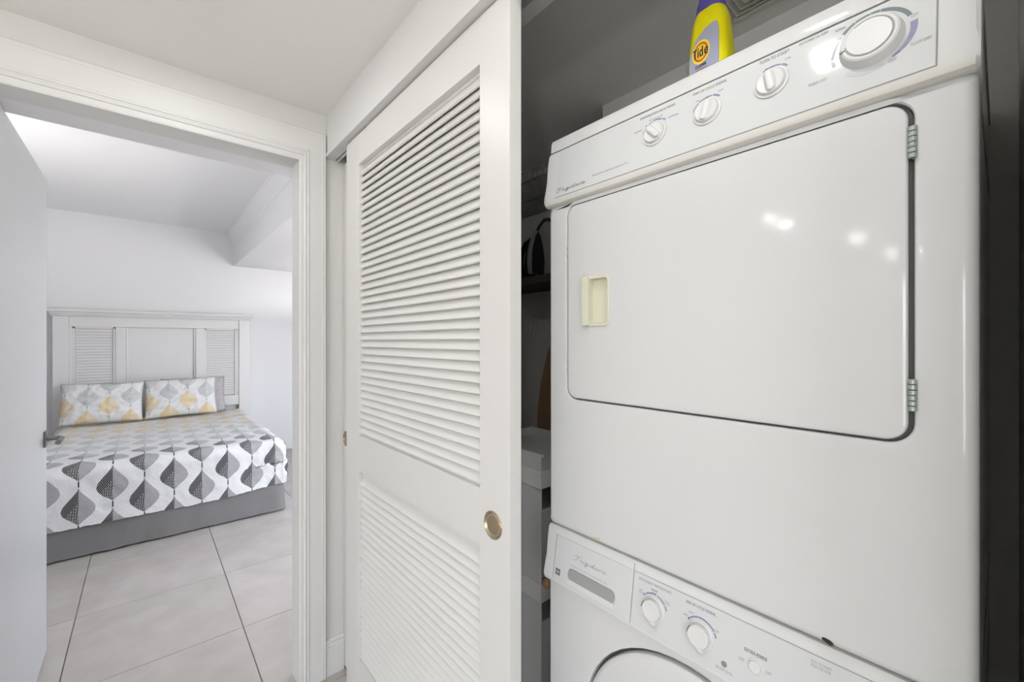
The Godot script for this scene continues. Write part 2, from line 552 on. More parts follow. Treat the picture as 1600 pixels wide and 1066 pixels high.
func build_floor() -> void:
	var fl := struct("floor", box_of([[V(-5.1, -0.08, -6.0), V(2.7, -0.004, 3.6)]]), M.grout, "floor of large glossy off-white square tiles with thin grey joints", "floor")
	var b := MB.new()
	b.rbox(Vector3.ZERO, V(0.6085, 0.010, 0.6085), 0.0012, 1)
	var tile := b.mesh(50)
	var rng := RandomNumberGenerator.new(); rng.seed = 4
	for i in range(-9, 4):
		for j in range(-5, 11):
			var x := 0.355 + 0.612 * i + 0.306
			var z := -2.973 + 0.612 * j + 0.306
			if x > 2.7 or z < -6.0 or z < -1.9 and x < -1.3 or x > 1.75 and z > -1.9 or x > 0.7 and z > 0.1: continue
			put("tile", tile, M.tiles[rng.randi() % 3], fl, Transform3D(Basis(), V(x, -0.005 + rng.randf_range(-0.0004, 0.0002), z)))


func build_bedroom_door() -> void:
	var d := Node3D.new()
	add_named(d, "door_1")
	d.position = V(-0.323, 0, -1.93)
	tag(d, "flat white bedroom door standing open at the left edge of the view", "door", "", "structure")
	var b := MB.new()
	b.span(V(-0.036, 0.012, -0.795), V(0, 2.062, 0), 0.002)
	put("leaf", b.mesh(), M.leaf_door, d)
	var r := MB.new()
	r.xf = Transform3D(Basis(), V(0, 0.943, -0.735))
	r.rbox(V(0.004, 0, 0), V(0.008, 0.066, 0.052), 0.0015)
	put("rose", r.mesh(), M.steel, d)
	var h := MB.new()
	h.xf = r.xf
	h.tube(PackedVector3Array([V(0.006, 0, 0), V(0.02, 0, 0), V(0.038, 0, 0), V(0.048, 0, 0.004), V(0.053, 0, 0.014), V(0.054, 0, 0.04), V(0.054, -0.001, 0.08), V(0.053, -0.002, 0.115)]), 0.0095, 12)
	put("lever_handle", h.mesh(), M.steel, d)
	for y in [0.25, 1.03, 1.82]:
		var g := MB.new()
		g.xf = Transform3D(Basis(V(1, 0, 0), V(0, 0, 1), V(0, -1, 0)), V(-0.018, y + 0.05, 0.004))
		g.lathe([[0.004, 0], [0.006, 0.001], [0.006, 0.099], [0.004, 0.1]], 12)
		put("hinge", g.mesh(), M.steel, d)


func build_closet_door(at: Vector3, pull_z: float, label: String) -> void:
	var d := Node3D.new()
	add_named(d, "door_2" if not has_node("door_2") else "door_3")
	d.position = at
	tag(d, label, "door", "", "structure")
	# local: x from 0 (face) to 0.034, z from 0 (far edge) to 0.946 (near edge)
	var T := 0.034
	for s in [[0.0, 0.119], [0.8405, 0.946]]:
		var b := MB.new()
		b.span(V(0, 0.012, s[0]), V(T, 2.0975, s[1]), 0.0025)
		put("stile", b.mesh(), M.door, d)
	for s in [[1.9894, 2.0975], [0.8956, 1.0259], [0.012, 0.228]]:
		var b := MB.new()
		b.span(V(0.0004, s[0], 0.118), V(T, s[1], 0.8415), 0.002)
		put("rail", b.mesh(), M.door, d)
	# a slat: its lower edge leans out towards the hallway
	var n := MB.new()
	var tilt := deg_to_rad(28.0)
	n.xf = Transform3D(Basis(V(0, 0, 1), -tilt), V(0.0175, 0, 0.47975))
	n.rbox(Vector3.ZERO, V(0.0068, 0.0345, 0.733), 0.0022, 3)
	var slat := n.mesh(30)
	var rng := RandomNumberGenerator.new(); rng.seed = 21
	for p in [[1.9800, 37, 0.02552], [0.8735, 25, 0.02565]]:
		for k in p[1]:
			var y: float = p[0] - 0.0142 - k * p[2]
			var xf := Transform3D(Basis(), V(rng.randf_range(-0.0002, 0.0002), y + rng.randf_range(-0.0002, 0.0002), 0))
			if k == 12 and p[1] == 37: xf.origin.y -= 0.0020
			put("slat", slat, M.slat, d, xf)
	# beads and filler strips round each panel
	for p in [[1.0259, 1.9894, 0.009, 0.006], [0.228, 0.8956, 0.024, 0.006]]:
		var b := MB.new()
		b.span(V(0.012, p[0], 0.119), V(0.029, p[0] + p[3], 0.8405), 0.001)
		b.span(V(0.018, p[1] - p[2], 0.119), V(0.029, p[1], 0.8405), 0.001)
		put("panel_bead", b.mesh(), M.door, d)
	# finger pull: a dished round cup
	var c := MB.new()
	c.xf = Transform3D(Basis(V(0, 0, 1), V(0, 1, 0), V(-1, 0, 0)), V(0, EYE - 0.4018, pull_z))
	c.loft([MB.ring(0.0306, -0.004, 40), MB.ring(0.0306, 0.0012, 40), MB.ring(0.0298, 0.0026, 40), MB.ring(0.0278, 0.0030, 40), MB.ring(0.0262, 0.0018, 40), MB.ring(0.0255, 0.0008, 40), MB.ring(0.0243, 0.0014, 40), MB.ring(0.0232, 0.0004, 40)], false, false)
	put("pull_rim", c.mesh(25), M.nickel, d)
	var c2 := MB.new()
	c2.xf = c.xf
	c2.loft([MB.ring(0.0234, 0.0006, 40), MB.ring(0.0228, -0.0004, 40), MB.ring(0.0222, 0.0002, 40), MB.ring(0.0216, 0.0003, 40), MB.ring(0.0200, 0.0004, 40), MB.ring(0.015, 0.0004, 40)], false, true)
	put("pull_cup", c2.mesh(60), M.nickel, d)


# ---------------------------------------------------------------- washer and dryer
# Both are built in a frame of their own: x to the right, y up from the base, z out of the front (the root is turned by -90 degrees).
# A console face leans: console_z gives how far out it stands at a height.
func on_face(x: float, y: float, p: Array, off := 0.0) -> Transform3D:
	# p = [y0, z0, y1, z1]
	var slope: float = (p[3] - p[1]) / (p[2] - p[0])
	var z: float = p[1] + slope * (y - p[0])
	var up := V(0, 1, slope).normalized()
	var out := V(0, -slope, 1).normalized()
	return Transform3D(Basis(V(1, 0, 0), up, out), V(x, y, z) + out * off)


func write(parent: Node, text: String, x0: float, x1: float, y: float, cap_h: float, face: Array, m: Material, bold := false) -> void:
	var t := TextMesh.new()
	var f := SystemFont.new()
	f.font_names = PackedStringArray(["Droid Sans"])
	f.font_weight = 700 if bold else 400
	t.font = f; t.text = text; t.font_size = 24; t.pixel_size = 0.01; t.depth = 0.02; t.curve_step = 2.0
	var box := t.get_aabb()
	var sx := (x1 - x0) / box.size.x
	var sy := cap_h / box.size.y
	var xf := on_face((x0 + x1) / 2, y, face, 0.0016)
	var c := box.get_center()
	xf = xf * Transform3D(Basis.from_scale(V(sx, sy, 0.01)), V(-c.x * sx, -c.y * sy, 0))
	put("lettering", t, m, parent, xf)


# the maker's name in a running hand: strokes in letter units, baseline at 0
func script_name(parent: Node, x0: float, x1: float, y: float, h: float, face: Array) -> void:
	var S := [
		[[0.0, 0.55], [0.2, 0.95], [0.7, 1.05], [1.2, 0.95], [1.9, 1.1]],
		[[1.0, 0.98], [0.95, 0.6], [0.8, 0.15], [0.5, -0.1], [0.2, 0.0], [0.2, 0.2]],
		[[0.6, 0.5], [1.0, 0.55], [1.4, 0.6]],
		[[1.6, 0.0], [1.85, 0.5], [2.0, 0.55], [2.1, 0.4], [2.1, 0.1], [2.3, 0.0]],
		[[2.3, 0.0], [2.6, 0.5], [2.55, 0.05], [2.8, 0.0], [3.3, 0.35]],
		[[3.6, 0.42], [3.3, 0.5], [3.1, 0.25], [3.25, 0.0], [3.55, 0.2], [3.65, 0.5], [3.5, -0.35], [3.2, -0.5], [3.15, -0.3], [3.9, 0.1]],
		[[3.9, 0.1], [4.15, 0.5], [4.1, 0.05], [4.35, 0.0], [4.8, 0.3]],
		[[5.1, 0.42], [4.8, 0.5], [4.6, 0.2], [4.75, 0.0], [5.1, 0.25], [5.4, 1.0], [5.15, 0.1], [5.4, 0.0], [5.7, 0.15]],
		[[6.2, 0.42], [5.9, 0.5], [5.7, 0.2], [5.9, 0.0], [6.2, 0.25], [6.25, 0.45], [6.2, 0.05], [6.5, 0.05]],
		[[6.5, 0.05], [6.75, 0.5], [6.7, 0.05], [6.95, 0.05]],
		[[6.95, 0.05], [7.2, 0.5], [7.4, 0.5], [7.4, 0.1], [7.65, 0.05]],
		[[7.65, 0.15], [8.0, 0.3], [8.1, 0.48], [7.85, 0.48], [7.75, 0.15], [8.0, 0.0], [8.5, 0.25]],
		[[2.72, 0.75], [2.78, 0.8]], [[4.28, 0.75], [4.34, 0.8]], [[6.88, 0.75], [6.94, 0.8]]]
	var b := MB.new()
	var k := (x1 - x0) / 8.5
	for s in S:
		var pts := PackedVector3Array()
		for i in s.size():
			var p := V2(s[i][0], s[i][1])
			pts.append(V(p.x * k + p.y * h * 0.25, p.y * h, 0))
			if i < s.size() - 1:
				var q := V2(s[i + 1][0], s[i + 1][1])
				var a := V2(s[maxi(i - 1, 0)][0], s[maxi(i - 1, 0)][1])
				var z := V2(s[mini(i + 2, s.size() - 1)][0], s[mini(i + 2, s.size() - 1)][1])
				var mid := p.cubic_interpolate(q, a, z, 0.5)
				pts.append(V(mid.x * k + mid.y * h * 0.25, mid.y * h, 0))
		b.tube(pts, 0.00062, 5)
	put("lettering", b.mesh(60), M.ink, parent, on_face(x0, y, face, 0.0012))


# profile (z, y) drawn out along x
func along_x(poly: Array, x0: float, x1: float, e := 0.003) -> MB:
	var b := MB.new()
	b.xf = Transform3D(Basis(V(0, 0, 1), V(0, 1, 0), V(-1, 0, 0)))
	var p := PackedVector2Array()
	for q in poly: p.append(V2(q[0], q[1]))
	b.prism(p, -x1, -x0, e)
	return b


func plate(face: Array, x0: float, x1: float, y0: float, y1: float, off: float, thick := 0.0012, r := 0.0006) -> MB:
	var b := MB.new()
	b.xf = on_face((x0 + x1) / 2, (y0 + y1) / 2, face, off)
	b.rbox(Vector3.ZERO, V(x1 - x0, (y1 - y0) * 1.012, thick), r, 1)
	return b


func turning_knob(parent: Node, x: float, y: float, face: Array, angle: float) -> void:
	var xf := on_face(x, y, face)
	var b := MB.new()
	b.xf = xf
	b.lathe([[0.0240, 0.000], [0.0242, 0.002], [0.0236, 0.0036], [0.0215, 0.0040], [0.0205, 0.0030], [0.0198, 0.0030], [0.0190, 0.0070], [0.0180, 0.0082], [0.012, 0.0070], [0.004, 0.0066]], 40)
	var k := put("knob", b.mesh(28), M.knob, parent)
	var g := MB.new()
	var turn := Transform3D(Basis(V(0, 0, 1), deg_to_rad(angle)), Vector3.ZERO)
	g.xf = xf * turn
	g.loft([MB.rr(0, 0, 0.0165, 0.0360, 0.008, 0.0060, 6), MB.rr(0, 0, 0.0125, 0.0355, 0.006, 0.0095, 6), MB.rr(0, 0, 0.0090, 0.0345, 0.0044, 0.0120, 6), MB.rr(0, 0, 0.0055, 0.0320, 0.0027, 0.0128, 6)])
	put("grip", g.mesh(45), M.knob, k)
	var d := MB.new()
	d.xf = xf * turn
	d.rbox(V(0, 0.0165, 0.0121), V(0.0022, 0.0062, 0.0012), 0.0004, 1)
	put("pointer", d.mesh(), M.ink, k)


func build_dryer() -> void:
	var t := thing("dryer", "white front-loading clothes dryer stacked on the washer, with four dials along its top console", "clothes dryer", V(0.722, LIFT, -0.36), -PI / 2)
	var DX := 0.343
	# cabinet with a recess behind the door
	var D := [0.0015, 0.5155, 0.5675, 0.429]     # door centre x, y, width, height
	var b := MB.new()
	var L := []
	for q in [[-0.60, 0.0, 0.006], [-0.022, 0.0, 0.006], [-0.012, 0.0005, 0.008], [-0.005, 0.003, 0.010], [-0.0015, 0.007, 0.012], [0.0, 0.013, 0.014]]:
		L.append(MB.rr(0, 0.372, 2 * DX - 2 * q[1], 0.744 - 2 * q[1], q[2], q[0], 8))
	L.append(MB.rr(D[0], D[1], D[2] + 0.016, D[3] + 0.017, 0.032, 0.0, 8))
	L.append(MB.rr(D[0], D[1], D[2] + 0.010, D[3] + 0.010, 0.029, -0.0008, 8))
	L.append(MB.rr(D[0], D[1], D[2] + 0.007, D[3] + 0.0065, 0.0275, -0.003, 8))
	L.append(MB.rr(D[0], D[1], D[2] + 0.0065, D[3] + 0.006, 0.0272, -0.014, 8))
	b.loft(L)
	b.span(V(-DX, 0.70, -0.60), V(DX, 0.873, -0.03), 0.004)
	put("cabinet", b.mesh(30), M.enamel, t)
	var gk := MB.new()
	gk.loft([MB.rr(D[0], D[1], D[2] + 0.0062, D[3] + 0.0057, 0.027, -0.0138, 8), MB.rr(D[0], D[1], D[2] + 0.0062, D[3] + 0.0057, 0.027, -0.0105, 8), MB.rr(D[0], D[1], D[2] - 0.03, D[3] - 0.03, 0.02, -0.0105, 8)], false, true)
	put("door_gasket", gk.mesh(), M.gasket, t)
	# door, with a hole for the handle cup
	var hx := -0.2005
	var hy := 0.5125
	var d := MB.new()
	var dl := []
	dl.append(MB.rr(D[0] - 0.001, D[1], D[2] - 0.004, D[3] - 0.002, 0.024, -0.0100, 8))
	for q in [[-0.004, 0.0], [-0.0010, 0.0006], [0.0008, 0.0022], [0.0014, 0.005], [0.0015, 0.009]]:
		dl.append(MB.rr(D[0] - 0.001, D[1], D[2] - 0.002 - 2 * q[1], D[3] - 2 * q[1], 0.024 - q[1], q[0], 8))
	dl.append(MB.rr(hx, hy, 0.060, 0.100, 0.008, 0.0015, 8))
	dl.append(MB.rr(hx, hy, 0.058, 0.098, 0.008, -0.0094, 8))
	d.loft(dl, true, true)
	var door := put("door", d.mesh(30), M.enamel, t)
	# handle cup
	var h := MB.new()
	h.loft([MB.rr(hx, hy, 0.0665, 0.1070, 0.010, 0.0014, 6), MB.rr(hx, hy, 0.0665, 0.1070, 0.010, 0.0032, 6), MB.rr(hx, hy, 0.0645, 0.1050, 0.009, 0.0042, 6), MB.rr(hx + 0.0055, hy, 0.0485, 0.0955, 0.007, 0.0042, 6), MB.rr(hx + 0.0055, hy, 0.0470, 0.0940, 0.007, 0.0030, 6), MB.rr(hx + 0.0055, hy, 0.0440, 0.0910, 0.008, -0.0090, 6)], false, true)
	h.loft([MB.rr(hx - 0.0235, hy, 0.0165, 0.1060, 0.005, 0.003, 5), MB.rr(hx - 0.0235, hy, 0.0165, 0.1060, 0.005, 0.0105, 5), MB.rr(hx - 0.0235, hy, 0.0135, 0.1030, 0.004, 0.0130, 5)])
	put("door_handle", h.mesh(35), M.cream, door).set_meta("label", "cream recessed pull handle")
	# hinges
	for y in [0.6750, 0.3605]:
		var hg := MB.new()
		for k in 6:
			var yy: float = y - 0.0200 + 0.0067 * k + 0.00335
			hg.xf = Transform3D(Basis(V(1, 0, 0), V(0, 0, 1), V(0, -1, 0)), V(0.2872, yy + 0.0031, 0.0005))
			hg.lathe([[0.0036, 0.0], [0.0046, 0.0006], [0.0046, 0.0056], [0.0036, 0.0062]], 14)
		hg.xf = Transform3D()
		hg.span(V(0.2868, y - 0.0203, -0.006), V(0.2905, y + 0.0203, -0.001), 0.0006)
		put("hinge", hg.mesh(30), M.hinge, t)
	# lint switch tabs on the left edge of the door
	for y in [0.640, 0.622, 0.384, 0.370]:
		var tb := MB.new()
		tb.span(V(-0.2855, y - 0.0012, -0.002), V(-0.2815, y + 0.0012, 0.0012), 0.0004)
		put("door_tab", tb.mesh(), M.plastic, t)
	# console
	var F := [0.753, 0.011, 0.865, -0.007]
	var con := along_x([[-0.08, 0.7395], [-0.004, 0.7395], [0.004, 0.7405], [0.0085, 0.7435], [0.0108, 0.748], [0.0112, 0.754], [0.0097, 0.765], [0.0060, 0.785], [0.0022, 0.809], [-0.0020, 0.835], [-0.0055, 0.857], [-0.0080, 0.8685], [-0.0105, 0.8710], [-0.08, 0.8710]], -0.3475, 0.3445, 0.004)
	put("console", con.mesh(30), M.plastic, t)
	var lip := along_x([[-0.003, 0.7385], [0.004, 0.7395], [0.0092, 0.7430], [0.0116, 0.748], [0.0117, 0.7535], [0.005, 0.7535]], -0.3440, 0.3425, 0.002)
	put("console_lip", lip.mesh(30), M.yellowed, t).set_meta("label", "yellowed lower edge of the console")
	put("control_panel", plate(F, -0.3115, 0.3085, 0.7555, 0.8645, 0.0006).mesh(), M.panel, t)
	var ln := MB.new()
	for q in [[-0.3120, 0.3095, 0.7545, 0.7555], [0.3085, 0.3097, 0.7545, 0.8625]]:
		var pl := plate(F, q[0], q[1], q[2], q[3], 0.0008)
		ln.v.append_array(pl.v)
	put("panel_line", ln.mesh(), M.line, t)
	# top cover
	var lid := along_x([[-0.60, 0.8730], [-0.0095, 0.8730], [-0.0090, 0.8750], [-0.0105, 0.893], [-0.0135, 0.9015], [-0.020, 0.9065], [-0.030, 0.9085], [-0.60, 0.9085]], -0.345, 0.3445, 0.003)
	put("top_cover", lid.mesh(30), M.enamel, t)
	# dials and their marks
	turning_knob(t, -0.0645, 0.8155, F, 42)
	turning_knob(t, 0.0330, 0.8165, F, -12)
	turning_knob(t, 0.1300, 0.8205, F, 12)
	for q in [[-0.0645, 0.8155, [[-72, -58, 1.0], [-53, -14, 1.2], [-10, 26, 2.2], [31, 45, 3.2]]], [0.0330, 0.8165, [[-70, -36, 1.4], [-32, 14, 2.0], [18, 44, 3.0]]], [0.1300, 0.8205, [[-28, 26, 2.0], [30, 48, 2.8]]]]:
		for s in q[2]:
			var a1 := MB.new()
			a1.xf = on_face(q[0], q[1], F, 0.0012)
			a1.arc(0, 0, 0.0262, 0.0262 + 0.001 * s[2], s[0], s[1], 0, 0.0004)
			put("dial_mark", a1.mesh(), M.lilac, t)
	var big := on_face(0.247, 0.820, F)
	var k := MB.new()
	k.xf = big
	k.lathe([[0.0335, 0.0], [0.0340, 0.002], [0.0325, 0.006], [0.0312, 0.0105], [0.0305, 0.0130], [0.0285, 0.0146], [0.0258, 0.0150], [0.0252, 0.0143], [0.0248, 0.0143]], 56)
	var kn := put("timer_dial", k.mesh(28), M.knob, t)
	var kt := MB.new()
	kt.xf = big
	kt.lathe([[0.0238, 0.0130], [0.0240, 0.0148], [0.0232, 0.0157], [0.018, 0.0155], [0.010, 0.0147], [0.002, 0.0145]], 56)
	put("dial_cap", kt.mesh(28), M.knob, kn)
	var kr := MB.new()
	kr.xf = big
	kr.arc(0, 0, 0.0240, 0.0249, -38, 262, 0.0142, 0.0153)
	put("dial_line", kr.mesh(), M.knob_dark, kn)
	var kp := MB.new()
	kp.xf = big
	kp.arc(0, 0, 0.0252, 0.0315, -109, -105, 0.0135, 0.0154)
	put("dial_pointer", kp.mesh(), M.ink, kn)
	for s in [["slate", [[-46, -24, 4.6, 5.2], [-23, -2, 5.0, 4.4], [-1, 12, 4.4, 4.4], [13, 68, 4.4, 4.6]]], ["lilac", [[82, 100, 7.0, 6.4], [101, 118, 6.4, 5.2], [119, 132, 5.2, 3.6], [133, 146, 3.6, 1.8]]], ["pale", [[-96, -60, 4.6, 2.4], [-112, -98, 5.0, 5.0], [160, 176, 4.0, 4.8], [177, 196, 5.0, 5.4], [197, 218, 5.4, 4.4]]]]:
		for q in s[1]:
			var m := MB.new()
			m.xf = on_face(0.247, 0.820, F, 0.0012)
			m.arc(0, 0, 0.0385, 0.0385 + 0.001 * q[2], q[0], q[1], 0, 0.0004, 0.0385, 0.0385 + 0.001 * q[3])
			put("dial_mark", m.mesh(), M[s[0]], t)
	script_name(t, -0.309, -0.2235, 0.7665, 0.0085, F)
	write(t, "HEAVY DUTY", -0.2056, -0.1800, 0.776, 0.0032, F, M.ink_soft)
	write(t, "LARGE CAPACITY", -0.1760, -0.1178, 0.776, 0.0032, F, M.ink_soft)
	write(t, "TEMPERATURE SELECTIONS", -0.1000, -0.0272, 0.8572, 0.0042, F, M.ink)
	write(t, "AIR FLUFF", -0.1100, -0.0930, 0.8330, 0.0030, F, M.ink_soft)
	write(t, "DELICATE", -0.0786, -0.0510, 0.8462, 0.0030, F, M.ink_soft)
	write(t, "NORMAL", -0.0390, -0.0192, 0.8358, 0.0030, F, M.ink_soft)
	write(t, "END OF CYCLE SIGNAL", 0.0062, 0.0632, 0.8590, 0.0045, F, M.ink)
	write(t, "ON", 0.0125, 0.0186, 0.8432, 0.0030, F, M.ink_soft)
	write(t, "OFF", 0.0495, 0.0582, 0.8452, 0.0030, F, M.ink_soft)
	write(t, "TURN TO START", 0.1114, 0.1523, 0.8620, 0.0052, F, M.ink)
	write(t, "ON", 0.1470, 0.1545, 0.8496, 0.0034, F, M.ink_soft)
	write(t, "AUTOMATIC DRY", 0.1646, 0.2001, 0.8635, 0.0040, F, M.ink)
	write(t, "COOL DOWN", 0.1801, 0.2035, 0.8332, 0.0040, F, M.ink_soft)
	write(t, "TIMED DRY", 0.1787, 0.2012, 0.7918, 0.0042, F, M.ink_soft)
	write(t, "OFF", 0.2088, 0.2150, 0.8440, 0.0038, F, M.ink_soft)
	write(t, "OFF", 0.2655, 0.2735, 0.7830, 0.0040, F, M.ink_soft)
	write(t, "FLUFF DRY", 0.2860, 0.3050, 0.7944, 0.0040, F, M.ink_soft)
	write(t, "OFF", 0.2858, 0.2922, 0.8328, 0.0036, F, M.ink_soft)
	write(t, "NORMAL", 0.2080, 0.2200, 0.8585, 0.0034, F, M.ink_soft)
	# paint flaws on the lower edge
	var ch := MB.new()
	ch.xf = Transform3D(Basis(V(0, 0, 1), -0.06), V(0.1995, 0.0078, 0.0004))
	ch.prism(PackedVector2Array([V2(-0.0062, 0.0012), V2(-0.0048, -0.0010), V2(-0.001, -0.0022), V2(0.0040, -0.0030), V2(0.0062, -0.0018), V2(0.0058, 0.0012), V2(0.003, 0.0028), V2(-0.002, 0.0032), V2(-0.005, 0.0026)]), -0.003, 0.0004)
	put("paint_chip", ch.mesh(), M.black, t).set_meta("label", "dark chip in the enamel")
	var ru := MB.new()
	ru.xf = ch.xf
	ru.prism(PackedVector2Array([V2(-0.001, -0.0024), V2(0.0040, -0.0042), V2(0.0075, -0.0028), V2(0.0072, 0.0004), V2(0.0058, 0.0010), V2(0.0060, -0.0018), V2(0.0038, -0.0030)]), -0.003, 0.0002)
	put("rust_edge", ru.mesh(), M.rust, t)
	var s2 := MB.new()
	s2.xf = Transform3D(Basis(V(0, 0, 1), 0.1), V(-0.2000, 0.0100, 0.0002))
	s2.prism(PackedVector2Array([V2(-0.010, -0.002), V2(-0.004, -0.003), V2(0.005, -0.0025), V2(0.008, 0.0), V2(0.006, 0.0022), V2(0.0, 0.003), V2(-0.006, 0.0015)]), -0.003, 0.0002)
	put("stain", s2.mesh(), M.stain, t)


func washer_knob(parent: Node, x: float, y: float, face: Array) -> void:
	var xf := on_face(x, y, face)
	var b := MB.new()
	b.xf = xf
	b.lathe([[0.0225, 0.0], [0.0222, 0.0022], [0.0205, 0.0034], [0.0190, 0.0034], [0.0182, 0.0115], [0.0172, 0.0132], [0.0150, 0.0138], [0.0135, 0.0130], [0.004, 0.0126]], 40)
	b.loft([MB.rr(0.004, -0.0185, 0.0145, 0.0170, 0.006, 0.0005, 5), MB.rr(0.004, -0.0185, 0.0135, 0.0160, 0.006, 0.0080, 5), MB.rr(0.004, -0.0165, 0.0105, 0.0120, 0.005, 0.0110, 5)])
	var k := put("knob", b.mesh(30), M.knob, parent)
	var m := MB.new()
	m.xf = xf
	m.arc(0, 0, 0.0178, 0.0188, -88, -52, 0.010, 0.0136)
	put("pointer", m.mesh(), M.ink, k)


func build_washer() -> void:
	var t := thing("washing_machine", "white front-loading washing machine under the dryer, its round door cut off by the view", "washing machine", V(0.722, 0, -0.36), -PI / 2)
	var DX := 0.343
	var b := MB.new()
	var L := []
	for q in [[-0.60, 0.0, 0.006], [-0.012, 0.0, 0.006], [-0.004, 0.003, 0.008], [0.0, 0.010, 0.010]]:
		L.append(MB.rr(0, 0.415, 2 * DX - 2 * q[1], 0.790 - 2 * q[1], q[2], q[0], 12))
	for q in [[0.2360, 0.0], [0.2335, -0.0012], [0.2315, -0.006], [0.2310, -0.016]]:
		var o := PackedVector3Array()
		for c in 4:
			for i in 13:
				var a := (c + i / 12.0) * PI / 2
				o.append(V(q[0] * cos(a), 0.555 + q[0] * sin(a), q[1]))
		L.append(o)
	b.loft(L)
	b.span(V(-DX, 0.76, -0.60), V(DX, 0.929, -0.03), 0.004)
	put("cabinet", b.mesh(30), M.enamel, t)
	for s in [-1, 1]:
		for z in [-0.06, -0.54]:
			var ft := MB.new()
			ft.xf = Transform3D(Basis(V(1, 0, 0), V(0, 0, -1), V(0, 1, 0)), V(s * 0.29, 0, z))
			ft.lathe([[0.018, 0.0], [0.020, 0.004], [0.014, 0.012], [0.010, 0.021]], 16)
			put("foot", ft.mesh(), M.black, t)
	var d := MB.new()
	d.xf = Transform3D(Basis(), V(0, 0.555, 0))
	d.lathe([[0.2250, -0.0150], [0.2262, -0.004], [0.2250, 0.001], [0.2215, 0.0035], [0.2150, 0.0050], [0.190, 0.0085], [0.120, 0.013], [0.02, 0.015]], 72)
	put("door", d.mesh(30), M.enamel, t)
	var gk := MB.new()
	gk.xf = d.xf
	gk.loft([MB.ring(0.2308, -0.0159, 72), MB.ring(0.2308, -0.0140, 72), MB.ring(0.2240, -0.0140, 72)], false, false)
	put("door_gasket", gk.mesh(), M.gasket, t)
	# console
	var F := [0.809, 0.012, 0.935, -0.008]
	var prof := [[-0.05, 0.8045], [0.006, 0.8045], [0.0108, 0.8065], [0.0122, 0.811], [0.0118, 0.8165], [0.0080, 0.836], [0.0040, 0.860], [0.0000, 0.885], [-0.0040, 0.910], [-0.0062, 0.9205], [-0.0092, 0.9275], [-0.016, 0.9297], [-0.05, 0.9297]]
	put("console", along_x(prof, -0.3470, 0.3450, 0.004).mesh(30), M.plastic, t)
	put("control_panel", plate(F, -0.1105, 0.315, 0.8155, 0.9105, 0.0008).mesh(), M.panel, t)
	# detergent drawer front with its grip slot: a frame of four bars round the slot, the slot's back and its ledge
	var dr := MB.new()
	var face := on_face(-0.2145, 0.863, F, 0.0008)
	dr.xf = face
	var lo := []
	for q in [[0.2040, 0.0960, -0.0008, 0.0, 0.0, 0.001], [0.2040, 0.0960, 0.0004, 0.0, 0.0, 0.001], [0.2030, 0.0950, 0.0008, 0.0, 0.0, 0.001], [0.1265, 0.0370, 0.0008, 0.0025, -0.0265, 0.012], [0.1240, 0.0350, 0.0000, 0.0025, -0.0265, 0.011]]:
		lo.append(MB.rr(q[3], q[4], q[0], q[1], q[5], q[2], 6))
	dr.loft(lo, true, false)
	var drawer := put("detergent_drawer", dr.mesh(30), M.panel, t)
	var sl := MB.new()
	sl.xf = face
	sl.loft([MB.rr(0.0025, -0.0215, 0.1235, 0.0245, 0.010, 0.0005, 6), MB.rr(0.0025, -0.0215, 0.1225, 0.0235, 0.010, 0.0009, 6)])
	put("grip_recess", sl.mesh(), M.line, drawer)
	var lg := MB.new()
	lg.xf = face
	lg.rbox(V(0.0025, -0.0385, 0.0000), V(0.126, 0.0120, 0.0030), 0.0012)
	put("grip_ledge", lg.mesh(), M.plastic, drawer)
	var ln := MB.new()
	for q in [[-0.3180, -0.3172, 0.8150, 0.9125], [-0.1125, -0.1112, 0.8120, 0.9235], [-0.1105, 0.315, 0.9100, 0.9108]]:
		ln.v.append_array(plate(F, q[0], q[1], q[2], q[3], 0.0008).v)
	put("panel_line", ln.mesh(), M.line, t)
	washer_knob(t, -0.0655, 0.8595, F)
	washer_knob(t, 0.0230, 0.8580, F)
	for q in [[-0.0655, 0.8595, [[-52, -44, 3.2], [-40, 8, 2.4], [12, 52, 2.0], [55, 72, 2.4]]], [0.0230, 0.8580, [[-54, -46, 3.4], [-43, -30, 2.8], [-28, -14, 2.6], [-12, 54, 2.4], [57, 74, 2.2]]]]:
		for s in q[2]:
			var a := MB.new()
			a.xf = on_face(q[0], q[1], F, 0.0014)
			a.arc(0, 0, 0.0258, 0.0258 + 0.001 * s[2], s[0], s[1], 0, 0.0004)
			put("dial_mark", a.mesh(), M.lilac, t)
	var bt := MB.new()
	bt.xf = on_face(0.1095, 0.8550, F)
	bt.lathe([[0.0118, 0.0], [0.0118, 0.0018], [0.0108, 0.0026], [0.0096, 0.0022], [0.0090, 0.0024], [0.0086, 0.0050], [0.0076, 0.0058], [0.002, 0.0054]], 32)
	put("push_button", bt.mesh(28), M.knob, t)
	var lt := MB.new()
	lt.xf = on_face(0.0640, 0.8340, F)
	lt.lathe([[0.0044, 0.0], [0.0044, 0.0020], [0.0036, 0.0030], [0.001, 0.0034]], 20)
	put("indicator_lens", lt.mesh(28), M.knob_dark, t)
	# energy mark: a small dark square with a pale bar
	put("energy_mark", plate(F, -0.3105, -0.2960, 0.8265, 0.8405, 0.0014, 0.0006, 0.0002).mesh(), M.ink, t)
	var bar := plate(F, -0.3085, -0.2980, 0.8335, 0.8350, 0.0019, 0.0004, 0.0001)
	bar.v.append_array(plate(F, -0.3040, -0.3030, 0.8285, 0.8335, 0.0019, 0.0004, 0.0001).v)
	put("mark_bar", bar.mesh(), M.panel, t)
	script_name(t, -0.2622, -0.1745, 0.8765, 0.0100, F)
	write(t, "HEAVY DUTY COMMERCIAL", -0.2671, -0.1685, 0.8610, 0.0030, F, M.ink_soft)
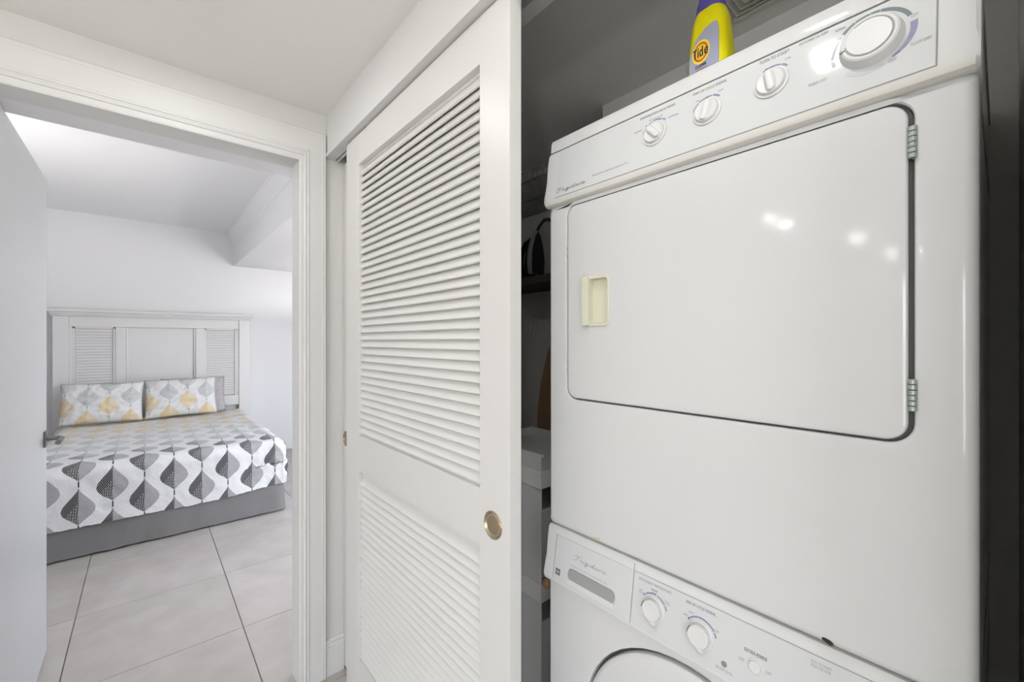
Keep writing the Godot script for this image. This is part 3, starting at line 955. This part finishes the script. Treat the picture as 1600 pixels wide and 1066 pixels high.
	write(t, "TUMBLE ACTION WASHER", -0.2400, -0.1900, 0.8545, 0.0022, F, M.ink_soft)
	write(t, "WASH/RINSE TEMPERATURES", -0.1000, -0.0328, 0.9015, 0.0046, F, M.ink_soft)
	write(t, "HOT", -0.0970, -0.0895, 0.8822, 0.0028, F, M.ink_soft)
	write(t, "COLD", -0.0979, -0.0868, 0.8782, 0.0028, F, M.ink_soft)
	write(t, "WARM", -0.0730, -0.0598, 0.8925, 0.0030, F, M.ink)
	write(t, "COLD", -0.0705, -0.0610, 0.8885, 0.0022, F, M.ink_soft)
	write(t, "COLD", -0.0460, -0.0350, 0.8835, 0.0030, F, M.ink_soft)
	write(t, "COLD", -0.0435, -0.0345, 0.8795, 0.0026, F, M.ink_soft)
	write(t, "END OF CYCLE SIGNAL", -0.0050, 0.0462, 0.9005, 0.0046, F, M.ink)
	write(t, "OFF", -0.0079, -0.0008, 0.8785, 0.0028, F, M.ink_soft)
	write(t, "SOFT", 0.0008, 0.0101, 0.8860, 0.0028, F, M.ink_soft)
	write(t, "LOUD", 0.0435, 0.0530, 0.8769, 0.0028, F, M.ink_soft)
	write(t, "DOOR LOCK", 0.0514, 0.0776, 0.8250, 0.0040, F, M.ink_soft)
	write(t, "EXTRA RINSE", 0.0929, 0.1251, 0.8722, 0.0050, F, M.ink, true)
	write(t, "ON", 0.0854, 0.0930, 0.8553, 0.0045, F, M.ink_soft)
	write(t, "OFF", 0.1241, 0.1320, 0.8553, 0.0045, F, M.ink_soft)
	write(t, "PULL TO START", 0.1807, 0.2049, 0.9012, 0.0034, F, M.ink_soft)
	write(t, "PUSH TO STOP", 0.1807, 0.2040, 0.8958, 0.0034, F, M.ink_soft)


# ---------------------------------------------------------------- the bedroom
func build_bed() -> void:
	var bed := thing("bed", "white wooden double bed with a louvered panel headboard against the bedroom wall", "bed", V(0.1425, 0, -4.8))
	var z0 := -1.04          # headboard face, local
	var hb := MB.new()
	for s in [-1, 1]:
		var po := MB.new()
		po.span(V(s * 0.7975, 0, z0 - 0.052), V(s * 0.69, 1.60, z0 + 0.012), 0.004)
		put("post", po.mesh(), M.headboard, bed)
	var fr := hb
	fr.span(V(-0.69, 1.50, z0 - 0.045), V(0.69, 1.60, z0), 0.003)
	fr.span(V(-0.69, 0.62, z0 - 0.045), V(0.69, 0.735, z0), 0.003)
	for s in [-1, 1]:
		fr.span(V(s * 0.69, 0.735, z0 - 0.045), V(s * 0.668, 1.50, z0 - 0.004), 0.002)
		fr.span(V(s * 0.364, 0.735, z0 - 0.045), V(s * 0.286, 1.50, z0), 0.003)
		for q in [[0.668, 0.650], [0.364, 0.382]]: fr.span(V(s * q[0], 0.735, z0 - 0.04), V(s * q[1], 1.50, z0 - 0.008), 0.002)
		fr.span(V(s * 0.668, 1.482, z0 - 0.04), V(s * 0.364, 1.50, z0 - 0.008), 0.002)
		fr.span(V(s * 0.286, 0.735, z0 - 0.04), V(s * 0.270, 1.50, z0 - 0.010), 0.004)
	var H := put("headboard", fr.mesh(), M.headboard, bed)
	var pn := MB.new()
	pn.span(V(-0.286, 0.735, z0 - 0.045), V(0.286, 1.50, z0 - 0.028), 0.001)
	put("panel", pn.mesh(), M.headboard, H)
	for s in [-1, 1]:
		var bk := MB.new()
		bk.span(V(s * 0.675, 0.730, z0 - 0.045), V(s * 0.355, 1.505, z0 - 0.038), 0.001)
		put("backing", bk.mesh(), M.headboard, H)
	var cap := MB.new()
	cap.span(V(-0.812, 1.60, z0 - 0.054), V(0.812, 1.617, z0 + 0.020), 0.004)
	cap.span(V(-0.823, 1.615, z0 - 0.054), V(0.823, 1.640, z0 + 0.034), 0.010)
	cap.span(V(-0.836, 1.638, z0 - 0.054), V(0.836, 1.665, z0 + 0.046), 0.006)
	put("cap_moulding", cap.mesh(), M.headboard, H)
	var sb := MB.new()
	sb.xf = Transform3D(Basis(V(1, 0, 0), deg_to_rad(-24)), Vector3.ZERO)
	sb.rbox(Vector3.ZERO, V(0.2675, 0.036, 0.006), 0.0025)
	var slat := sb.mesh(40)
	for s in [-1, 1]:
		for k in 26: put("louver_slat", slat, M.headboard, H, Transform3D(Basis(), V(s * 0.516, 1.464 - 0.0282 * k, z0 - 0.024)))
	var bx := MB.new()
	bx.span(V(-0.72, 0.03, -1.0), V(0.70, 0.30, 0.985), 0.01)
	put("box_base", bx.mesh(), M.skirt, bed)
	var ms := MB.new()
	ms.span(V(-0.70, 0.30, -1.0), V(0.68, 0.55, 0.975), 0.05)
	put("mattress", ms.mesh(), M.headboard, bed)
	# skirt: hangs from under the mattress down to the floor, round both sides and the foot
	var nz := FastNoiseLite.new(); nz.seed = 6; nz.frequency = 2.2
	var X0 := -0.605; var X1 := 0.858; var Z1 := -3.788; var Z0 := -5.75
	var side := Z1 - Z0
	var whole := 2 * side + X1 - X0
	var round_bed := func(s: float, t: float) -> Array:
		var l := s * whole
		var p: Vector3
		var n: Vector3
		if l < side: p = V(X0, 0, Z0 + l); n = V(-1, 0, 0)
		elif l < side + X1 - X0: p = V(X0 + l - side, 0, Z1); n = V(0, 0, 1)
		else: p = V(X1, 0, Z1 - (l - side - X1 + X0)); n = V(1, 0, 0)
		var drop := 1.0 - t
		var wav := 0.006 * nz.get_noise_2d(l * 1.3, 0.3) + 0.012 * nz.get_noise_2d(l * 2.6, drop * 0.4) * drop
		if absf(l - side - X1 + X0) < 0.05: wav -= 0.012 * (1 - absf(l - side - X1 + X0) / 0.05)
		return [V(p.x, 0.012 + 0.004 * nz.get_noise_1d(l * 3.0) + 0.32 * t, p.z) + n * (wav + 0.012 * drop), V2(l, t)]
	var st := sheet(240, 12, round_bed)
	var back := func(s: float, t: float) -> Array:
		var q: Array = round_bed.call(s, t)
		return [V(lerpf(q[0].x, 0.13, 0.004), q[0].y, q[0].z - 0.003), q[1]]
	sheet(240, 12, back, st, true)
	var sk := put("bed_skirt", finish(st), M.skirt)
	tag(sk, "plain grey bed skirt hanging to the tile floor below the patterned duvet", "bed skirt")
	# duvet
	var m := mat(Color.WHITE, 0.95)
	m.albedo_texture = duvet_texture()
	m.normal_enabled = true; m.normal_texture = M.weave; m.normal_scale = 0.15
	var n2 := FastNoiseLite.new(); n2.seed = 31; n2.frequency = 3.2; n2.fractal_octaves = 3
	var half := 0.728
	var cx := 0.1325
	var topy := 0.572
	var zf := -3.775         # where the top turns down at the foot
	var len_top := 1.95
	var drop_f := 0.345
	var drop_s := 0.30
	var R := 0.07
	var bend := func(e: float) -> Vector2:      # e = cloth length past the start of the turn -> (out, down)
		if e <= 0: return Vector2(e, 0)
		var q := R * PI / 2
		if e < q: return Vector2(R * sin(e / R), R * (1 - cos(e / R)))
		return Vector2(R + 0.02 * (e - q), R + (e - q))
	var drape := func(s: float, t: float) -> Array:
		var a := lerpf(-half - drop_s, half + drop_s, s)         # across
		var c := lerpf(0.0, len_top + drop_f, t)                  # along, 0 under the pillows
		var ea := absf(a) - (half - R)
		var ec := c - (len_top - R)
		var o := (bend.call(ea) as Vector2) if ea > 0 else Vector2(0, 0)
		var f := (bend.call(ec) as Vector2) if ec > 0 else Vector2(0, 0)
		var x := (half - R + o.x) * signf(a) if ea > 0 else a
		var z := zf - R + f.x if ec > 0 else zf - len_top + c
		var down := maxf(o.y, f.y) + 0.25 * minf(o.y, f.y)
		# the corner swings out in a fold
		if o.y > 0.03 and f.y > 0.03:
			var k := minf(o.y, f.y)
			x -= signf(a) * 0.11 * k; z -= 0.07 * k
			down = maxf(o.y, f.y) + 0.06 * k
		var w := 0.012 * n2.get_noise_2d(a * 1.2, c * 1.2) + 0.006 * n2.get_noise_2d(a * 3.1 + 7, c * 3.1)
		var wrinkle := 0.5 + 0.9 * smoothstep(0.35, 0.75, a)
		var y := topy - down + w * wrinkle
		if c < 0.5: y += 0.01 * smoothstep(0.5, 0.0, c)
		if f.y > 0.04: z += w * 1.2 * wrinkle + 0.004
		if o.y > 0.04: x += signf(a) * (w * 1.5 + 0.006)
		if f.y > 0.2: y += 0.034 * smoothstep(0.30, 0.72, a) + 0.006 * n2.get_noise_1d(a * 5)
		return [V(cx + x, y, z), V2((a + cx) / 0.312, (len_top + drop_f - c) / 2.4)]
	var du := put("duvet", finish(sheet(150, 160, drape)), m)
	tag(du, "white duvet printed with dark and pale grey leaves, spread over the bed", "duvet")
	# pillows
	var pm := mat(Color.WHITE, 0.95)
	pm.albedo_texture = pillow_texture()
	pm.normal_enabled = true; pm.normal_texture = M.weave; pm.normal_scale = 0.15
	pillow("pillow", V(-0.295, 0.779, -5.52), 0.575, 0.385, 0.15, pm, 5, -0.02, "leaf-printed pillow on the left of the bed, nearer the door handle")
	pillow("pillow", V(0.290, 0.784, -5.53), 0.590, 0.39, 0.15, pm, 9, 0.015, "leaf-printed pillow on the right of the bed, nearer the wall")
	pillow("pillow", V(0.400, 0.778, -5.69), 0.560, 0.385, 0.09, M.sham, 14, 0.0, "plain grey pillow tucked behind the right leaf-printed pillow")


# an uplighter in the corner beside the headboard, hidden by the door casing; its light reaches the beam
func build_floor_lamp(at: Vector3, energy: float, label: String) -> void:
	var t := thing("floor_lamp", label, "floor lamp", at)
	var flip := Basis(V(1, 0, 0), V(0, 0, -1), V(0, 1, 0))
	var b := MB.new()
	b.xf = Transform3D(flip, Vector3.ZERO)
	b.lathe([[0.13, 0.0], [0.13, 0.012], [0.10, 0.022], [0.012, 0.030]], 32)
	put("base", b.mesh(), M.steel, t)
	var p := MB.new()
	p.xf = b.xf
	p.lathe([[0.011, 0.029], [0.011, 1.56]], 16)
	put("pole", p.mesh(), M.steel, t)
	var s := MB.new()
	s.xf = b.xf
	s.loft([MB.ring(0.012, 1.555, 32), MB.ring(0.07, 1.575, 32), MB.ring(0.12, 1.605, 32), MB.ring(0.16, 1.648, 32), MB.ring(0.156, 1.648, 32), MB.ring(0.117, 1.610, 32), MB.ring(0.068, 1.580, 32), MB.ring(0.010, 1.562, 32)])
	put("shade", s.mesh(), M.headboard, t)
	var u := MB.new()
	u.xf = b.xf
	u.lathe([[0.012, 1.565], [0.030, 1.60], [0.034, 1.625], [0.026, 1.65], [0.004, 1.66]], 20)
	var g := mat(Color(1, 1, 1), 0.5)
	g.emission_enabled = true; g.emission = Color(1.0, 0.96, 0.92); g.emission_energy_multiplier = 6.0
	put("lamp_bulb", u.mesh(), g, t)
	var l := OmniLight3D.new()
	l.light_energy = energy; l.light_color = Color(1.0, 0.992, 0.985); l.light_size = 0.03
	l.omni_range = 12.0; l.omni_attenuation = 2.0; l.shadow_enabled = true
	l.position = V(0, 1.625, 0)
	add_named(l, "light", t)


func pillow(called: String, at: Vector3, w: float, h: float, d: float, m: Material, seed_: int, roll: float, label: String) -> void:
	var n := FastNoiseLite.new(); n.seed = seed_; n.frequency = 2.5; n.fractal_octaves = 3
	var st: SurfaceTool = null
	for side in [1.0, -1.0]:
		var f := func(s: float, t: float) -> Array:
			var a := s * 2 - 1
			var b := t * 2 - 1
			var x := a * w / 2 * (1 - 0.045 * (1 - b * b))
			var y := b * h / 2 * (1 - 0.05 * (1 - a * a))
			var puff := pow(maxf(0.0, (1 - pow(absf(a), 2.6)) * (1 - pow(absf(b), 2.6))), 0.55)
			var z: float = side * d / 2 * puff * (1 + 0.28 * n.get_noise_2d(a * 1.2, b * 1.2)) + 0.012 * n.get_noise_2d(a * 2, b * 2)
			return [V(x, y, z), V2(s, 1 - t)]
		st = sheet(36, 28, f, st, side < 0)
	var o := put(called, finish(st), m)
	o.position = at
	o.rotation = V(-0.30, 0, roll)
	tag(o, label, "pillow")


# ---------------------------------------------------------------- the detergent bottle
func build_bottle() -> void:
	# stands on the dryer; built in the appliance frame: x right, z towards the hallway
	var t := thing("detergent_bottle", "small bright yellow laundry detergent bottle with a purple cap standing on the dryer", "detergent bottle", V(0.876, LIFT + 0.9087, -0.390), -PI / 2 - 0.12)
	t.scale = V(0.82, 1.0, 0.86)
	var yellow := mat(Color(0.90, 0.86, 0.04), 0.35)
	var purple := mat(Color(0.36, 0.31, 0.62), 0.4)
	var b := MB.new()
	b.xf = Transform3D(Basis(V(1, 0, 0), V(0, 0, -1), V(0, 1, 0)))
	var L := []
	for q in [[0.0, 0.092, 0.050, 0.016], [0.004, 0.100, 0.058, 0.02], [0.020, 0.102, 0.060, 0.022], [0.100, 0.101, 0.060, 0.022], [0.130, 0.096, 0.058, 0.022], [0.150, 0.091, 0.056, 0.022], [0.158, 0.090, 0.0565, 0.024], [0.166, 0.0885, 0.056, 0.025], [0.176, 0.083, 0.053, 0.025], [0.186, 0.074, 0.050, 0.0245], [0.194, 0.063, 0.047, 0.023], [0.200, 0.052, 0.045, 0.022]]:
		L.append(MB.rr(0, 0, q[1], q[2], q[3], q[0], 8))
	b.loft(L)
	put("body", b.mesh(40), yellow, t)
	var c := MB.new()
	c.xf = b.xf
	var C := []
	for q in [[0.190, 0.0350], [0.196, 0.0360], [0.204, 0.0345], [0.211, 0.0305], [0.216, 0.0270], [0.222, 0.0262], [0.262, 0.0250], [0.268, 0.0235], [0.270, 0.019]]:
		C.append(MB.ring(q[1], q[0], 40, 0, 0, minf(q[1], 0.0275)))
	c.loft(C)
	put("cap", c.mesh(30), purple, t)
	var rb := MB.new()
	for k in 36:
		var a := TAU * k / 36
		rb.xf = Transform3D(Basis(V(0, 1, 0), -a), V(cos(a) * 0.0258, 0.243, sin(a) * 0.0258))
		rb.rbox(Vector3.ZERO, V(0.0016, 0.040, 0.0018), 0.0006, 1)
	put("cap_rib", rb.mesh(), purple, t)
	# label: lies on the flat front
	var lb := MB.new()
	lb.prism(PackedVector2Array([V2(-0.038, 0.012), V2(0.038, 0.012), V2(0.038, 0.130), V2(0.034, 0.148), V2(0.024, 0.150), V2(0.004, 0.147), V2(-0.020, 0.134), V2(-0.033, 0.112), V2(-0.038, 0.098)]), 0.0285, 0.0306)
	put("front_label", lb.mesh(), mat(Color(0.68, 0.69, 0.78), 0.4), t)
	for q in [[0.0235, Color(0.95, 0.90, 0.35), 0.0310], [0.0190, Color(0.86, 0.36, 0.08), 0.0313], [0.0150, Color(0.96, 0.80, 0.20), 0.0316]]:
		var e := MB.new()
		e.xf = Transform3D(Basis(), V(-0.007, 0.104, 0))
		e.lathe([[q[0], 0.0290], [q[0], q[2]]], 36)
		put("label_ring", e.mesh(), mat(q[1], 0.4), t)
	var navy := mat(Color(0.10, 0.10, 0.22), 0.5)
	var face := [0.0, 0.0304, 1.0, 0.0304]
	write(t, "Tide", -0.0265, 0.0125, 0.104, 0.0200, face, navy, true)
	write(t, "CLEAN", -0.021, 0.007, 0.0765, 0.0062, face, navy, true)
	write(t, "& FRESH", -0.019, 0.007, 0.068, 0.0042, face, mat(Color(0.70, 0.25, 0.25), 0.5))
	write(t, "REFRESHING BREEZE", -0.028, 0.018, 0.060, 0.0040, face, mat(Color(0.70, 0.25, 0.25), 0.5))


# ---------------------------------------------------------------- other things in the closet
func build_closet_things() -> void:
	# ceiling vent with mitred rings of blades
	var vt := thing("ceiling_vent", "square beige ceiling air vent with nested mitred blades, above the detergent bottle", "air vent", V(1.118, TOP, -0.358))
	var fr := MB.new()
	for s in [-1, 1]:
		fr.span(V(-0.152, -0.008, s * 0.152), V(0.152, 0, s * 0.138), 0.002)
		fr.span(V(s * 0.152, -0.008, -0.138), V(s * 0.138, 0, 0.138), 0.002)
	put("frame", fr.mesh(), M.vent, vt)
	for k in 7:
		var h := 0.134 - 0.0165 * k
		var bl := MB.new()
		var A := []
		for q in [[h, -0.001], [h - 0.0105, -0.0125], [h - 0.0120, -0.0118], [h - 0.0022, -0.0004]]:
			A.append(PackedVector3Array([V(q[0], q[1], q[0]), V(q[0], q[1], -q[0]), V(-q[0], q[1], -q[0]), V(-q[0], q[1], q[0])]))
		A.append(A[0])
		bl.loft(A, false, false)
		put("blade", bl.mesh(20), M.vent, vt)
	# wire shelf, high on the back wall
	var ws := thing("wire_shelf", "white ventilated wire shelf high on the closet wall, left of the dryer", "shelf", V(1.42, EYE + 0.6885, -1.40))
	var wz := MB.new()
	for k in 60:
		var z := -0.385 + 0.0130 * k
		wz.tube(PackedVector3Array([V(0.178, 0.002, z), V(-0.175, 0.002, z), V(-0.180, -0.002, z), V(-0.181, 0.036, z)]), 0.0019, 5)
	var w := put("deck_wire", wz.mesh(60), M.wire, ws)
	w.set_meta("kind", "stuff")
	for q in [[0.176, -0.003], [0.0, -0.003], [-0.177, -0.005], [-0.184, 0.036]]:
		var r := MB.new()
		r.tube(PackedVector3Array([V(q[0], q[1], -0.395), V(q[0], q[1], 0.384)]), 0.0032, 8)
		put("rod", r.mesh(), M.wire, ws)
	# solid lower shelf
	var sh := MB.new()
	sh.span(V(1.343, EYE + 0.262, -1.798), V(1.599, EYE + 0.298, -1.016), 0.002)
	tag(put("shelf", sh.mesh(), M.board), "dark wooden closet shelf under the standing iron", "shelf")
	build_iron()
	# ironing board, upright against the back wall
	var ib := thing("ironing_board", "ironing board with a brown cover stored upright in the dark of the closet", "ironing board", V(1.53, 0, -1.40), 0.0)
	var ol := PackedVector2Array()
	for p in [[-0.20, 0.20], [0.20, 0.20], [0.20, 0.75], [0.19, 1.0], [0.165, 1.15], [0.12, 1.30], [0.07, 1.395], [0.0, 1.43], [-0.07, 1.395], [-0.12, 1.30], [-0.165, 1.15], [-0.19, 1.0], [-0.20, 0.75]]: ol.append(V2(p[0], p[1]))
	var bo := MB.new()
	bo.xf = Transform3D(Basis(V(0, 0, 1), V(0, 1, 0), V(-1, 0, 0)), V(0, 0, 0.04))
	bo.prism(ol, 0.0, 0.02, 0.004)
	put("padded_top", bo.mesh(40), M.board_cover, ib)
	for s in [-1, 1]:
		var lg := MB.new()
		lg.tube(PackedVector3Array([V(0.015, 0.005, s * 0.15 + 0.04), V(0.015, 0.6, s * 0.12 + 0.04), V(0.015, 1.2, s * 0.06 + 0.04)]), 0.01, 8)
		put("leg", lg.mesh(), M.rim_white, ib)
	# pale hook strip on the wall
	var hk := MB.new()
	hk.xf = Transform3D(Basis(V(1, 0, 0), deg_to_rad(17)), V(1.588, EYE + 0.055, -1.655))
	hk.rbox(Vector3.ZERO, V(0.02, 0.15, 0.026), 0.006)
	hk.rbox(V(-0.012, 0.062, 0), V(0.02, 0.02, 0.026), 0.006)
	tag(put("wall_hook", hk.mesh(), M.rim_white), "pale slanted plastic hook on the closet wall above the ironing board", "hook")
	build_cart()


func build_iron() -> void:
	var t := thing("clothes_iron", "steam iron standing on its heel on the closet shelf, dark soleplate towards the dryer", "iron", V(1.405, EYE + 0.298, -1.452), deg_to_rad(6))
	t.scale = Vector3.ONE * 0.9
	t.position = V(1.405, EYE + 0.298, -1.468)
	# local: sole faces +z, handle -z, x across, y up along the sole
	var sole := MB.new()
	var pl := PackedVector2Array()
	for i in 11:
		var f := i / 10.0
		pl.append(V2(0.050 * pow(sin(PI * (0.30 + 0.70 * f)), 0.75) if f < 1 else 0.0, 0.020 + 0.225 * f))
	for i in range(9, -1, -1): pl.append(V2(-pl[i].x, pl[i].y))
	sole.prism(pl, 0.030, 0.038, 0.002)
	put("soleplate", sole.mesh(35), mat(Color(0.20, 0.21, 0.235), 0.35, 0.3), t)
	var skirt := MB.new()
	var P2 := PackedVector2Array()
	for p in pl: P2.append(V2(p.x * 1.12, 0.014 + (p.y - 0.014) * 1.03))
	skirt.prism(P2, 0.004, 0.0305, 0.003)
	put("skirt", skirt.mesh(35), mat(Color(0.72, 0.72, 0.71), 0.4), t)
	var body := MB.new()
	var P3 := PackedVector2Array()
	for p in pl: P3.append(V2(p.x * 0.92, 0.012 + (p.y - 0.014) * 0.90))
	body.prism(P3, -0.030, 0.0045, 0.010)
	body.rbox(V(0, 0.0085, -0.030), V(0.098, 0.017, 0.130), 0.006)
	put("body", body.mesh(40), M.black, t)
	var h := MB.new()
	h.tube(PackedVector3Array([V(0, 0.015, -0.055), V(0, 0.05, -0.082), V(0, 0.10, -0.088), V(0, 0.15, -0.078), V(0, 0.19, -0.050), V(0, 0.205, -0.015)]), 0.015, 12)
	put("handle", h.mesh(50), M.black, t)
	# the wall rest behind it
	var r := thing("iron_rest", "grey arched iron rest with a dark rim standing behind the iron on the shelf", "iron rest", V(1.525, EYE + 0.298, -1.490), deg_to_rad(-48))
	var q := PackedVector2Array([V2(-0.10, 0), V2(0.10, 0), V2(0.095, 0.12), V2(0.08, 0.20), V2(0.05, 0.275), V2(0.02, 0.315), V2(0.0, 0.32), V2(-0.02, 0.315), V2(-0.05, 0.275), V2(-0.08, 0.20), V2(-0.095, 0.12)])
	var rim := MB.new()
	rim.prism(q, -0.020, 0.004, 0.003)
	put("rim", rim.mesh(35), M.black, r)
	var inner := PackedVector2Array()
	for p in q: inner.append(V2(p.x * 0.84, 0.012 + p.y * 0.90))
	var pn := MB.new()
	pn.prism(inner, 0.0, 0.010, 0.003)
	put("panel", pn.mesh(35), mat(Color(0.66, 0.66, 0.65), 0.5), r)


func build_cart() -> void:
	# three stacked tiers of translucent plastic; front at x = 0.80, near corner at z = -0.806
	var t := thing("storage_cart", "translucent grey plastic storage cart with white rim bands between the closet door and the washer", "storage cart", V(0.80, 0, -0.806))
	var D := 0.40
	var Wd := 0.46
	for k in 3:
		var top := 0.960 + 0.050 - 0.3045 * k - 0.0
		# rim band, a hollow tray edge with a hanging lip
		var b := MB.new()
		var y1 := top
		var y0 := top - 0.046
		b.span(V(-0.0025, y0, -Wd), V(0.004, y1, 0.0025), 0.0015)
		b.span(V(D - 0.004, y0, -Wd), V(D, y1, 0.0), 0.0015)
		b.span(V(0.003, y0, -0.003), V(D, y1, 0.0025), 0.0015)
		b.span(V(0.003, y0, -Wd), V(D, y1, -Wd + 0.006), 0.0015)
		b.span(V(0.003, y0 + 0.012, -Wd), V(D, y0 + 0.016, 0.0), 0.001)
		put("rim_band", b.mesh(), M.rim_white, t)
		var f := MB.new()
		f.span(V(0.001, maxf(y0 - 0.258, 0.035), -Wd + 0.002), V(0.004, y0, 0.0), 0.001)
		put("front_panel", f.mesh(), M.frosted, t)
		var g := MB.new()
		g.span(V(0.015, maxf(y0 - 0.258, 0.04), -Wd + 0.03), V(D - 0.02, maxf(y0 - 0.07, 0.05), -0.02), 0.006)
		put("drawer", g.mesh(), M.frosted, t)
	var tb := MB.new()
	tb.span(V(0.0, 1.009, -Wd + 0.002), V(0.004, 1.0545, 0.0), 0.0015)
	tb.span(V(0.004, 1.047, -Wd + 0.002), V(0.012, 1.0545, 0.0), 0.0015)
	put("top_rail", tb.mesh(), M.frosted, t)
	for s in [[0.02, -0.02], [D - 0.03, -0.02], [0.02, -Wd + 0.02], [D - 0.03, -Wd + 0.02]]:
		var lg := MB.new()
		lg.span(V(s[0] - 0.012, 0.0, s[1] - 0.012), V(s[0] + 0.012, 0.075, s[1] + 0.012), 0.004)
		put("foot", lg.mesh(), M.rim_white, t)
	var wd := MB.new()
	wd.xf = Transform3D(Basis(V(1, 0, 0), V(0, 1, 0), V(0, 0, 1)), V(0.805, EYE - 0.640, -0.800))
	wd.lathe([[0.006, 0.0], [0.011, 0.004], [0.0135, 0.011], [0.012, 0.018], [0.006, 0.023]], 24)
	tag(put("wooden_knob", wd.mesh(40), mat(Color(0.60, 0.46, 0.34), 0.5)), "small round tan wooden knob beside the cart, under the washer console", "knob")
